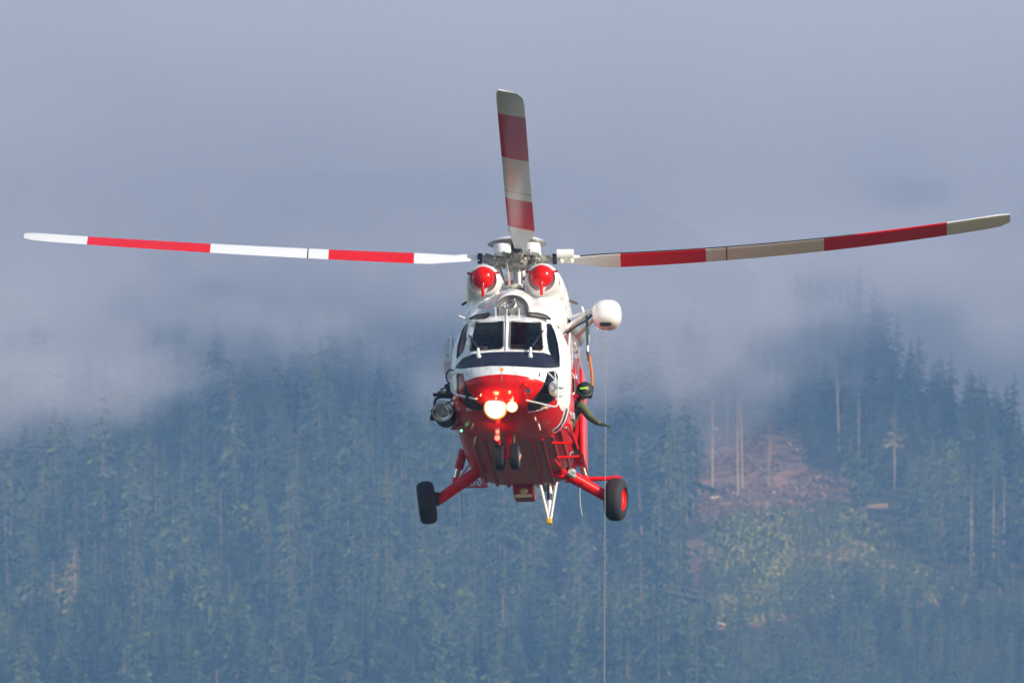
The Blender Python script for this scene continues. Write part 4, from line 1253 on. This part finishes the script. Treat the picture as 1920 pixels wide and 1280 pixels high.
for sx, wc, knee, root_, oleo in ((-1, (800.5, 942), (822, 937), (912, 872), ((869, 842), (860, 878), (855, 900))), (1, (1155, 936), (1139, 931), (1042, 876), ((1082, 838), (1091, 872), (1098, 896)))):
    c = P(*wc, GY)
    ax = Vector((1, sx * -.10 + .0, sx * .13 + .02 if sx < 0 else -.10)).normalized()
    if sx > 0: ax = Vector((1, -.20, -.10)).normalized()
    else: ax = Vector((1, .05, .12)).normalized()
    ty = wheel(c, .345, .285, ax, 'main_wheel')
    lg = MB().tube([P(*root_, .75), P(root_[0] * .65 + knee[0] * .35, root_[1] * .65 + knee[1] * .35, .9), P(*knee, GY - .02)], [.085, .10, .085], 14)
    lg.tube([P(*knee, GY), c], .06, 12)
    leg = lg.build('main_gear_leg', M_RED, heli)
    MB().box(P(knee[0] + sx * 3, knee[1] - 2, GY - .06), (.10, .16, .20), None, .02).build('brake_unit', M_BLACK, leg)
    MB().tube([P(*oleo[0], .9), P(*oleo[1], 1.0)], .072, 14).build('oleo_cylinder', M_RED if sx > 0 else M_RED2, leg)
    MB().tube([P(*oleo[1], 1.0), P(*oleo[2], 1.08)], .042, 12).build('oleo_piston', M_CHROME, leg)
    MB().ball(P(*oleo[2], 1.08), .065, 12).build('oleo_foot', M_RED, leg)
    # open lattice brace along the leg
    a0 = P(root_[0] - sx * 2, root_[1] + 40 if sx < 0 else root_[1] + 14, .7); a1 = P(knee[0] - sx * 42, knee[1] - 24, 1.0)
    br_ = MB().tube([a0, a1], .016, 6)
    for q in (.15, .38, .6, .82):
        m_ = a0.lerp(a1, q); l_ = P(root_[0] + (knee[0] - root_[0]) * (q * .6 + .05), root_[1] + (knee[1] - root_[1]) * (q * .6 + .05), .85)
        br_.tube([m_, l_], .012, 5).tube([a0.lerp(a1, max(0, q - .2)), l_], .01, 5)
    br_.build('gear_brace', M_RED2, leg)
# legs' inboard ends: hinge clutter, stays and hoses
MB().tube([P(908, 880, .7), P(908, 913, .7)], .016, 6).tube([P(878, 912, .8), P(908, 913, .7)], .016, 6).build('gear_stay', M_RED2, heli)
MB().tube([P(861, 897, .95), P(882, 868, .6)], .012, 6).build('gear_stay', M_RED2, heli)
MB().ball(P(1050, 880, .5), (.10, .14, .09)).tube([P(1030, 862, .5), P(1052, 880, .6), P(1062, 888, .6)], .05, 8).tube([P(1034, 888, .5), P(1056, 892, .6)], .045, 8).build('gear_hinge', M_RED, heli)
MB().ball(P(1070, 884, .7), (.09, .1, .06)).tube([P(1062, 882, .6), P(1076, 892, .75)], .05, 8).build('gear_joint', M_GREY, heli)
MB().ball(P(908, 880, .5), (.11, .14, .08)).tube([P(925, 872, .5), P(900, 884, .6)], .05, 8).build('gear_hinge', M_RED2, heli)
MB().tube([P(1060, 899, 2.0), P(1100, 898, 2.0), P(1166, 896, 2.0)], [.05, .04, .036], 10).tube([P(1155, 896, 2.0), P(1155, 889, 2.0)], .01, 5).build('antenna_boom', M_RED, heli)
# nose gear
NY = -2.7
ng = MB().tube([P(952, 806, NY + .05), P(954, 832, NY), P(952, 858, NY)], [.06, .052, .045], 12)
ng.tube([P(937, 856, NY), P(966, 855, NY)], .035, 10)
ng = ng.build('nose_gear_leg', M_RED, heli)
fr = MB()
for a_, b_ in (((943, 797), (960, 797)), ((944, 797), (946, 812)), ((959, 797), (957, 812)), ((944, 804), (959, 804)), ((946, 812), (957, 812)), ((951, 797), (951, 812))): fr.tube([P(*a_, NY - .1), P(*b_, NY - .06)], .014, 6)
fr.build('torque_link', M_RED, ng)
MB().tube([P(943, 798, NY - .12), P(961, 797, NY - .12)], .016, 6).build('steering_pin', M_CHROME, ng)
for px, py in ((937, 856.5), (966, 855)):
    wheel(P(px, py, NY), .205, .145, (1, -.03, .01), 'nose_wheel', 5, M_GREY)

# ---- searchlight on its yoke, starboard
SY = -3.0
lc = P(830, 771, SY); la = (P(841, 792, SY + .75) - lc).normalized()
ub = MB().lathe([(.162, 0), (.172, .0), (.175, .06), (.165, .12), (.168, .35), (.14, .52), (.08, .60), (0, .61)], lc, la, 32).build('searchlight', M_BLACK, heli)
MB().lathe([(.158, .01), (.150, .06), (.10, .16), (.04, .20), (0, .2)], lc, la, 32).build('reflector', mat('mirror', (.8, .82, .85), .08, metal=1), ub)
MB().lathe([(.165, .004), (.165, -.012), (.15, -.012), (.15, .004)], lc, la, 32).build('bezel', M_GREY, ub)
MB().tube([lc + la * .02, lc + la * .16], [.028, .022], 10).ball(lc + la * .03, .035, 10).build('bulb', M_CREAM, ub)
for a_ in (1.57, 3.67, 5.76):
    u_ = la.orthogonal().normalized(); v_ = la.cross(u_)
    MB().tube([lc + (u_ * math.cos(a_) + v_ * math.sin(a_)) * .15 - la * .004, lc], .005, 5).build('spoke', M_STEEL, ub)
MB().lathe([(0, -.022), (.155, -.006), (.16, 0)], lc, la, 32).build('lens', M_BUBBLE, ub)
yk = MB().tube(rounded([P(814, 775, SY + .1), P(815, 750, SY + .1), P(822, 744, SY + .1), P(845, 744, SY + .1), P(851, 750, SY + .1), P(852, 776, SY + .1)], .06), .022, 8)
yk.box(P(812, 776, SY + .1), (.06, .12, .14), None, .015).box(P(811, 783, SY + .1), (.08, .1, .08), None, .015)
yk = yk.build('yoke', M_BLACK, ub)
MB().box(P(835, 739, SY + .15), (.22, .2, .08), None, .02).tube([P(812, 740, SY + .1), P(830, 739, SY + .1)], .028, 10).box(P(841, 729, SY + .2), (.08, .14, .16), Matrix.Rotation(-.5, 3, 'Y'), .02).tube([P(826, 731, SY + .15), P(845, 721, SY + .2)], .014, 6).build('pan_motor', M_BLACK, ub)
MB().tube([P(827, 736, SY + .05), P(836, 735, SY + .05)], .010, 6).build('yellow_pin', M_YELLOW, ub)
MB().tube(rounded([P(853, 695, -3.5), P(842, 692, -3.4), P(836, 702, -3.3), P(838, 715, -3.3), P(851, 724, -3.2), P(856, 735, -3.2), P(850, 750, -3.1), P(836, 757, -3.0)], .09), .013, 7).build('hose', M_BLACK, heli)
MB().tube([P(855, 689, -3.55), P(862, 692, -3.6)], .03, 8).build('hose_union', M_CREAM, heli)
MB().tube(rounded([P(869, 697, -3.95), P(850, 700, -3.8), P(846, 706, -3.75), P(846, 732, -3.75), P(854, 739, -3.8), P(874, 744, -4.1)], .06), .016, 8).tube(rounded([P(880, 745, -4.13), P(893, 748, -4.2), P(899, 744, -4.1)], .05), .016, 8).build('tube_frame', M_WHITE, heli)
MB().tube([P(874, 744, -4.1), P(880, 745.5, -4.13)], .019, 8).build('tube_joint', M_BLACK, heli)
for a_, b_ in (((851, 800), (858, 740)), ((846, 804), (890, 786)), ((851, 797), (898, 787)), ((852, 804), (868, 803)), ((848, 802), (856, 790))):
    MB().tube([P(*a_, -2.5), P(*b_, -2.7)], .016, 7).build('lamp_strut', M_RED2, heli)
# ---- mirror and frame on the port chin
mc = P(1045.5, 728, -4.15); ma = (LO - mc + Vector((2.0, 0, 10))).normalized()
ma = Vector((.12, -1, .05)).normalized()
mr = MB().lathe([(0, .05), (.07, .04), (.125, .012), (.142, -.01), (.142, -.025), (0, -.03)], mc, ma, 36).build('mirror', M_WHITE, heli)
MB().tube([mc + Vector((-.11, -.05, -.05)), mc + Vector((.0, -.07, .0)), mc + Vector((.11, -.05, .0))], .012, 6).tube([mc + Vector((0, -.07, 0)), mc + Vector((0, -.07, .13))], .012, 6).build('mirror_rib', M_GREY, mr)
MB().tube([hit(1026, 697)[0], P(1045, 716, -4.15)], .013, 7).tube([hit(1040, 698)[0], P(1043, 716, -4.15)], .013, 7).tube(rounded([P(1046, 728, -4.24), P(1046, 758, -4.24), P(1041, 763, -4.24), P(1016, 757, -4.26), P(987, 750, -4.2)], .05), .014, 8).build('mirror_frame', M_WHITE, heli)
surf_strip([(989, 771), (1010, 767), (1032, 760)], .008, M_GREY, 'chin_rail', .02)
# ---- red stowage rack on the port flank
RY = -2.3
rk = MB()
for a_, b_ in (((1023, 782), (1070, 797)), ((1027, 792), (1064, 801)), ((1056, 794), (1080, 832)), ((1034, 830), (1080, 830)), ((1045, 857), (1086, 855)), ((1046, 766), (1054, 790)), ((1068, 797), (1084, 842)), ((1040, 862), (1048, 872))):
    rk.tube([P(a_[0], a_[1], RY), P(b_[0], b_[1], RY + .15)], .020, 8)
rk.build('side_rack', M_RED, heli)
v4 = [P(1071, 832, RY + .1), P(1079, 830, RY + .1), P(1087, 853, RY + .3), P(1079, 856, RY + .3)]
cN = sum(v4, Vector()) / 4
bm = bmesh.new(); A = [bm.verts.new(v) for v in v4]; B = [bm.verts.new(v + Vector((.0, .05, .0))) for v in v4]
bm.faces.new(A); bm.faces.new(B[::-1])
for i in range(4): bm.faces.new((A[i], A[(i + 1) % 4], B[(i + 1) % 4], B[i]))
mb = MB(); mb.add(bm); mb.build('boarding_step', mat('step_grip', (.035, .02, .02), .9), heli, False)
MB().box(P(1060, 802, RY), (.05, .05, .04), None, .01).build('rack_clamp', M_STEEL, heli)

# ---- lamps
def lamp(px, py, r, name, glow):
    h, nn = hit(px, py)
    ax = (Vector((-.03, -1, -.16))).normalized()
    o = h + ax * .11
    b_ = MB().lathe([(r * .6, -.14), (r * .95, -.06), (r * 1.06, .0), (r * 1.0, .02), (r * .96, .0)], o, ax, 28).build(name, M_STEEL, heli)
    MB().lathe([(r * .97, .002), (r * .7, .035), (0, .05)], o, ax, 28).build('lens', emit('lamp_glow', (1.0, .94, .82), 7), b_)
    MB().lathe([(r * .97, .012), (r * 1.08, .006)], o, ax, 28).build('warm_rim', emit('warm_rim_glow', (1.0, .60, .16), 1.0), b_)  # glowing ring added to imitate the lens halo round the lamp
    MB().lathe([(r * 1.08, .006), (r * 1.2, -.012), (r * 1.2, -.03)], o, ax, 28).build('outer_rim', emit('outer_rim_glow', (1.0, .36, .04), .38), b_)  # fainter added ring for the orange outer edge of the halo
    ld = bpy.data.lights.new('lamp_light', 'POINT'); ld.energy = glow; ld.color = (1.0, .56, .18); ld.shadow_soft_size = .03
    lo = bpy.data.objects.new('lamp_light', ld); COL.objects.link(lo); lo.parent = b_; lo.location = o + ax * .16 + Vector((0, -.04, .05))
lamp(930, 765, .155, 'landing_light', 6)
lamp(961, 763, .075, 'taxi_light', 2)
MB().box(hit(960, 751)[0] + Vector((0, -.01, 0)), (.05, .05, .06), None, .01).build('lamp_bracket', M_BEIGE, heli)
def beacon(p, r, col, name, e, s=9):
    b_ = MB().lathe([(r * 1.2, -.03), (r * 1.2, .0), (r * .9, .01)], p, (0, -.3, -1), 14).build(name, M_GREY, heli)
    MB().ball(p + Vector((0, -.02, -.03)), r, 14).build('lens', emit(name + '_glow', col, s), b_)
    ld = bpy.data.lights.new('beacon_light', 'POINT'); ld.energy = e; ld.color = col; ld.shadow_soft_size = r
    lo = bpy.data.objects.new('beacon_light', ld); COL.objects.link(lo); lo.parent = b_; lo.location = p + Vector((0, -.09, -.10))
beacon(P(933, 806, -3.35), .032, (1, .05, .03), 'red_beacon', .5)
beacon(P(932.5, 818, -3.25), .04, (1, .05, .03), 'red_beacon', .8)
MB().tube([P(935, 820, -3.2), P(937, 834, -3.1)], .016, 6).build('beacon_stalk', M_RED, heli)
beacon(P(865, 804, -2.6), .018, (.1, 1, .35), 'green_nav_light', .05, 6)
beacon(P(976, 854, NY), .009, (1, .05, .03), 'red_marker_light', .005, 5)

# ---- rescue hoist boom on the port side
HY = -.55
hp = P(1137, 588, HY)
t = bmesh.new(); bmesh.ops.create_uvsphere(t, u_segments=40, v_segments=24, radius=1)
for v in t.verts:
    c_ = v.co; e = .72
    c_.x, c_.y, c_.z = [math.copysign(abs(q) ** e, q) for q in c_]
    if c_.z < 0: c_.x *= 1 - .12 * c_.z * c_.z
    if c_.x < 0: c_.z *= 1 - .14 * c_.x * c_.x
bmesh.ops.transform(t, matrix=Matrix.Translation(hp + Vector((0, .1, .0))) @ Matrix.Diagonal((.235, .34, .225, 1)), verts=t.verts)
mb = MB(); mb.add(t); hst = mb.build('hoist_drum', M_WHITE, heli)
MB().box(hp + Vector((-.01, -.14, -.195)), (.18, .08, .055), Matrix.Rotation(.5, 3, 'X'), .012).build('cable_slot', M_BLACK, hst)
MB().tube([P(1121, 607, HY - .1), P(1121, 618, HY - .1)], .012, 6).build('drain_nipple', M_WHITE, hst)
ha = MB().tube(rounded([P(1042, 604, HY + .2), P(1094, 587, HY), P(1106, 581, HY), P(1116, 582, HY)], .1), .022, 10).tube([P(1054, 620, HY + .1), P(1107, 585, HY)], .040, 12).build('hoist_arm', M_WHITE, heli)
MB().tube([P(1091, 575, HY - .05), P(1097, 591, HY - .05)], .018, 8).build('arm_post', M_WHITE, ha)
for t_ in (.04, .5, .76, .93):
    a_ = P(1054, 620, HY + .1).lerp(P(1107, 585, HY), t_); b_ = P(1054, 620, HY + .1).lerp(P(1107, 585, HY), t_ + .025)
    MB().tube([a_, b_], .052, 12).build('clamp', M_CREAM, ha)
MB().tube(rounded([P(1049, 617, HY - .05), P(1052, 625, HY - .05), P(1064, 624, HY - .05), P(1080, 611, HY - .05), P(1101, 600, HY - .05), P(1110, 590, HY)], .12), .017, 7).build('hydraulic_hose', M_BLACK, ha)
MB().tube([P(1072, 642, HY + .5), P(1114, 597, HY + .1)], .032, 10).build('hoist_strut', mat('grey_strut', (.55, .55, .53), .4), heli)
MB().box(P(1054, 619, HY + .1), (.10, .14, .11), None, .03).build('arm_root', M_RED, ha)
MB().tube([P(1035, 621, -2.6), P(1048, 616, -1.6)], .008, 5).build('cockpit_wire', M_BLACK, heli)

# ================================================================== things that hang from it
ct = HM @ P(1136, 606, HY - .12)
cb = MB().tube([(0, 0, 0), (-.02, 0, -3.2), (-.035, 0, -6.5)], .0055, 6).build('hoist_cable', mat('steel_cable', (.30, .30, .29), .6), None)
cb.location = ct
tag(cb, 'thin grey steel cable hanging straight down from the white hoist drum', 'cable')
sw = [P(1100, 592, HY - .05), P(1101, 620, HY - .05), P(1102, 648, HY - .05)]
root = empty('safety_strap', HM @ sw[0]); tag(root, 'green and orange safety strap hanging from the hoist arm to the helmeted crew member', 'strap')
def hw(p): return HM @ Vector(p) - HM @ sw[0]
MB().tube([hw(p) for p in sw], .022, 6).build('green_webbing', mat('green_webbing', (.01, .10, .09), .8), root)
MB().tube([hw(P(1103.5, 615, HY)), hw(P(1104.5, 632, HY)), hw(P(1103, 648, HY))], .012, 6).build('tan_webbing', M_BEIGE, root)
MB().tube([hw(P(1102, 648, HY - .05)), hw(P(1102, 659, HY - .05))], .022, 8).build('buckle', M_STEEL, root)
MB().tube([hw(P(1102, 659, HY - .05)), hw(P(1104, 666, HY - .05)), hw(P(1105, 676, HY - .05))], .028, 8).build('snap_hook', M_BLACK, root)
MB().tube([hw(p) for p in arc(P(1104, 664, HY - .05), P(1111, 700, HY - .1), P(1110, 724, -.75), 8)], .023, 6).build('orange_webbing', mat('orange_webbing', (.50, .17, .02), .8), root)
MB().tube([hw(p) for p in arc(P(1107, 680, HY + .02), P(1113, 705, HY - .05), P(1111, 735, -.7), 8)], .014, 6).build('black_cord', M_BLACK, root)

# ================================================================== people
M_SUIT = mat('green_flight_suit', (.10, .12, .055), .85, noise=.25, nscale=9, bump=.5)
M_GLOVE = mat('dark_green_glove', (.03, .06, .04), .8)
M_SKIN = mat('skin', (.45, .25, .17), .55)
M_HELMET = mat('olive_helmet', (.022, .024, .018), .42, noise=.25, nscale=10)
M_LIME = mat('lime_reflector', (.45, .95, .02), .5)
M_HARN = mat('harness', (.02, .02, .022), .8)
M_VISOR = mat('dark_visor', (.01, .01, .012), .08)

def skin_body(name, joints, edges, parent, m):
    """one continuous body grown round a skeleton of joints with a radius each (pelvis first)"""
    me = bpy.data.meshes.new(name); me.from_pydata([tuple(j[0]) for j in joints], edges, [])
    o = bpy.data.objects.new(name, me); COL.objects.link(o)
    o.modifiers.new('skin', 'SKIN'); sv = me.skin_vertices[0].data
    for i, j in enumerate(joints):
        r = j[1]; sv[i].radius = r if isinstance(r, tuple) else (r, r); sv[i].use_root = (i == 0)
    o.modifiers.new('sub', 'SUBSURF').levels = 2; o.modifiers['sub'].render_levels = 2
    dg = bpy.context.evaluated_depsgraph_get(); m2 = bpy.data.meshes.new_from_object(o.evaluated_get(dg)); m2.name = name
    bpy.data.objects.remove(o)
    m2.materials.clear(); m2.polygons.foreach_set('use_smooth', [True] * len(m2.polygons))
    return link(name, m2, parent, m)

def hand(parent, wrist, d, palm_n, curl=.5, size=1.0):
    """palm, four unequal bent fingers and a thumb leaving the side of the palm"""
    d = d.normalized(); side_ = d.cross(palm_n).normalized(); nrm = side_.cross(d).normalized()
    J = [(wrist, .026 * size), (wrist + d * .05 * size, (.036 * size, .02 * size)), (wrist + d * .095 * size, (.04 * size, .018 * size))]
    E = [(0, 1), (1, 2)]
    for i, (off_, L) in enumerate(((-.030, .075), (-.010, .085), (.010, .08), (.030, .062))):
        b0 = wrist + d * .085 * size + side_ * off_ * size; k = len(J)
        p1 = b0 + (d * .5 - nrm * curl * .3) * L * size; p2 = p1 + (d * .32 - nrm * curl * .5) * L * size; p3 = p2 + (d * .15 - nrm * curl * .5) * L * size
        J += [(b0, .0095 * size), (p1, .009 * size), (p2, .0085 * size), (p3, .007 * size)]; E += [(2, k), (k, k + 1), (k + 1, k + 2), (k + 2, k + 3)]
    k = len(J); t0 = wrist + d * .03 * size + side_ * .03 * size
    t1 = t0 + (d * .5 + side_ * .6 - nrm * .3) * .05 * size; t2 = t1 + (d * .8 + side_ * .1 - nrm * .4) * .035 * size
    J += [(t0, .013 * size), (t1, .011 * size), (t2, .008 * size)]; E += [(1, k), (k, k + 1), (k + 1, k + 2)]
    return skin_body('glove', J, E, parent, M_GLOVE)

def head_mesh(parent, c, fwd, up, s=1.0):
    """face with brow, nose, mouth, eyes and ears on a skull, helmet over it"""
    f = fwd.normalized(); r_ = f.cross(up).normalized(); u = r_.cross(f).normalized()
    B = Matrix((r_, f, u)).transposed()
    t = bmesh.new(); bmesh.ops.create_uvsphere(t, u_segments=24, v_segments=18, radius=1)
    for v in t.verts:
        x, y, z = v.co
        q = Vector((x * .075, y * .095, z * .115))
        if z < 0: q.x *= 1 - .28 * z * z; q.y = q.y * (1 - .12 * -z) + (.012 if y > 0 else 0) * -z
        if y > .6:
            q.y += .022 * math.exp(-((x / .16) ** 2)) * math.exp(-(((z + .12) / .2) ** 2))      # nose
            q.y -= .010 * math.exp(-(((abs(x) - .38) / .16) ** 2)) * math.exp(-(((z - .08) / .12) ** 2))   # eye sockets
            q.y += .006 * math.exp(-(((z + .46) / .07) ** 2)) * math.exp(-((x / .3) ** 2))     # lips
        v.co = B @ (q * s)
    bmesh.ops.translate(t, vec=c, verts=t.verts)
    mb = MB(); mb.add(t)
    for sx in (-1, 1): mb.ball(c + B @ Vector((sx * .076, 0, -.01)) * s, (.012 * s, .02 * s, .03 * s), 8)
    hd = mb.build('head', M_SKIN, parent, True, 80)
    for sx in (-1, 1): MB().ball(c + B @ Vector((sx * .032, .085, .012)) * s, .0125 * s, 8).build('eye', M_VISOR, hd)
    return hd, B

def helmet(parent, c, B, s=1.0, lime=False, visor=True):
    t = bmesh.new(); bmesh.ops.create_uvsphere(t, u_segments=36, v_segments=24, radius=1)
    for v in t.verts:
        x, y, z = v.co
        q = Vector((x * .128, y * .150, z * .145))
        if z < 0: q.x *= 1 + .05 * z
        v.co = B @ (q * s)
    kill = []
    for v in t.verts:
        l = B.transposed() @ v.co / s
        if (l.y > .055 and l.z < .02) or l.z < -.115: kill.append(v)
    bmesh.ops.delete(t, geom=kill, context='VERTS')
    bmesh.ops.translate(t, vec=c + B @ Vector((0, -.01, .02)) * s, verts=t.verts)
    mb = MB(); mb.add(t); h = mb.build('helmet', M_HELMET, parent)
    for sx in (-1, 1): MB().lathe([(.05 * s, 0), (.05 * s, .02 * s), (.03 * s, .034 * s), (0, .036 * s)], c + B @ Vector((sx * .112, 0, -.02)) * s, B @ Vector((sx, 0, 0)), 16).build('ear_cup', M_HELMET, h)
    if visor:
        pts = [c + B @ (Vector((.132 * math.sin(a_), -.01 + .155 * math.cos(a_), .075)) * s) for a_ in np.linspace(-1.25, 1.25, 14)]
        MB().tube(pts, .024 * s, 8).build('visor_cover', M_HELMET, h)
    MB().tube([c + B @ (Vector((.085, .06, -.07)) * s), c + B @ (Vector((.06, .125, -.07)) * s), c + B @ (Vector((.0, .132, -.065)) * s)], .008 * s, 6).build('microphone', M_BLACK, h)
    pts = [c + B @ (Vector((.118 * math.sin(a_), .0, -.01 - .125 * math.cos(a_) * .9)) * s) for a_ in np.linspace(-1.3, 1.3, 10)]
    MB().tube(pts, .009 * s, 6).build('chin_strap', M_BLACK, h)
    return h

# crew member leaning out of the cabin door, looking down along the cable
Hc = P(1094.5, 735, -.75)
crew = empty('person', HM @ Vector((.72, -.6, -3.18))); crew.rotation_euler = HM.to_euler()
tag(crew, 'person in olive helmet and green flight suit leaning out of the cabin door', 'person')
O = Vector((.72, -.6, -3.18))
sh = P(1088, 758, -.72); el = P(1108, 784, -.80); wr = P(1126, 795, -.90); sh2 = P(1072, 770, -.50)
ch = (sh + sh2) / 2 + Vector((0, .03, -.06)); pel = Vector((.62, -.45, -2.92))
neck = ch.lerp(Hc, .5) + Vector((-.02, .02, 0))
J = [(pel, (.165, .13)), (pel.lerp(ch, .5), (.15, .115)), (ch, (.17, .12)), (neck, .065), (Hc + Vector((-.01, .02, -.05)), .055),
     (sh, .085), (sh.lerp(el, .5), .074), (el, .064), (el.lerp(wr, .5), .056), (wr, .038),
     (sh2, .075), (Vector((.70, -.62, -2.72)), .052), (Vector((.82, -.75, -2.88)), .036),
     (Vector((.72, -.42, -3.0)), .10), (Vector((.80, -.85, -3.06)), .075), (Vector((.78, -.50, -3.12)), .05), (Vector((.78, -.36, -3.14)), .04),
     (Vector((.50, -.42, -3.0)), .10), (Vector((.48, -.85, -3.06)), .075), (Vector((.48, -.50, -3.12)), .05), (Vector((.48, -.36, -3.14)), .04)]
J = [(p - O, r) for p, r in J]
E = [(0, 1), (1, 2), (2, 3), (3, 4), (2, 5), (5, 6), (6, 7), (7, 8), (8, 9), (2, 10), (10, 11), (11, 12), (0, 13), (13, 14), (14, 15), (15, 16), (0, 17), (17, 18), (18, 19), (19, 20)]
body = skin_body('flight_suit', J, E, crew, M_SUIT)
hand(crew, wr - O, (wr - el).normalized() + Vector((.35, 0, .22)), Vector((0, -.25, 1)), .28, 1.15)
hand(crew, Vector((.82, -.75, -2.88)) - O, Vector((.3, -.5, -.6)), Vector((1, 0, .4)), .8, 1.0)
fwd = Vector((-.30, -.50, -.78)); upv = Vector((.25, -.75, .6))
hd, B = head_mesh(crew, Hc - O, fwd, upv, 1.0)
hl = helmet(crew, Hc - O, B, 1.02)
# reflective strips and seam on the helmet
def strip(c, B, a0, a1, z0, z1, m, parent, w=.016, nm='reflective_strip'):
    bm = bmesh.new(); L = []
    for t_ in np.linspace(0, 1, 8):
        a_ = a0 + (a1 - a0) * t_; z = z0 + (z1 - z0) * t_
        row = []
        for dz in (-w / 2, w / 2):
            zz = z + dz; k = math.sqrt(max(.05, 1 - (zz / .148) ** 2))
            row.append([bm.verts.new(c + B @ Vector((.1345 * e * math.sin(a_) * k, -.01 + .157 * e * math.cos(a_) * k, zz + .02))) for e in (1.0, 1.03)])
        L.append(row)
    for p_, q_ in zip(L, L[1:]):
        bm.faces.new((p_[0][1], p_[1][1], q_[1][1], q_[0][1])); bm.faces.new((p_[0][0], q_[0][0], q_[1][0], p_[1][0]))
        bm.faces.new((p_[1][0], q_[1][0], q_[1][1], p_[1][1])); bm.faces.new((p_[0][0], p_[0][1], q_[0][1], q_[0][0]))
    mb = MB(); mb.add(bm); return mb.build(nm, m, parent, False)
lp = P(1094, 728, Hc.y - .148) - O
MB().box(lp, (.118, .03, .03), Matrix.Rotation(-.1, 3, 'Y') @ Matrix.Rotation(-.25, 3, 'X'), .006).build('reflective_strip', M_LIME, hl)
strip(Hc - O, B, .8, 2.2, .02, .05, M_GREY, hl, .008, 'edge_seam')
MB().tube([sh2 - O + Vector((.05, -.1, .06)), ch - O + Vector((.02, -.13, 0)), pel - O + Vector((.1, -.14, .05))], .022, 6).tube([sh - O + Vector((-.04, -.09, .03)), ch - O + Vector((.0, -.13, -.02))], .022, 6).build('harness', M_HARN, crew)
MB().box(sh - O + Vector((.02, -.085, .045)), (.05, .02, .04), None, .006).build('shoulder_patch', mat('patch_red', (.6, .10, .08), .7), crew)

# the two pilots behind the windshield
for sx, lab in ((-1, 'pilot in dark helmet seated behind the left windshield pane'), (1, 'pilot in dark helmet seated behind the right windshield pane')):
    b0 = Vector((sx * .42, -2.6, -2.72)); pr = empty('person', HM @ b0); pr.rotation_euler = HM.to_euler(); tag(pr, lab, 'person', None)
    J = [((0, 0, 0), (.16, .12)), ((0, .06, .25), (.15, .11)), ((0, .08, .45), (.18, .11)), ((0, .06, .58), .06), ((0, .04, .66), .055)]
    E = [(0, 1), (1, 2), (2, 3), (3, 4)]
    for s2 in (-1, 1):
        k = len(J)
        J += [((s2 * .2, .06, .46), .07), ((s2 * .27, -.12, .22), .05), ((s2 * .14, -.36, .18), .034), ((s2 * .11, -.1, -.02), .09), ((s2 * .13, -.48, .02), .065), ((s2 * .13, -.62, -.34), .05), ((s2 * .13, -.74, -.42), .04)]
        E += [(2, k), (k, k + 1), (k + 1, k + 2), (0, k + 3), (k + 3, k + 4), (k + 4, k + 5), (k + 5, k + 6)]
    skin_body('flight_suit', [(Vector(p), r) for p, r in J], E, pr, M_SUIT)
    for s2 in (-1, 1): hand(pr, Vector((s2 * .14, -.36, .18)), Vector((-s2 * .1, -.9, .1)), Vector((s2 * .2, 0, 1)), .9)
    hc = Vector((0, .02, .78)); hd, B = head_mesh(pr, hc, Vector((sx * -.1, -1, -.08)), Vector((0, 0, 1)))
    hl = helmet(pr, hc, B, 1.0)
    MB().tube([hc + B @ Vector((.105 * math.sin(a_), .02 + .125 * math.cos(a_), .018)) for a_ in np.linspace(-.9, .9, 10)], .028, 8).build('visor', M_VISOR, hl)
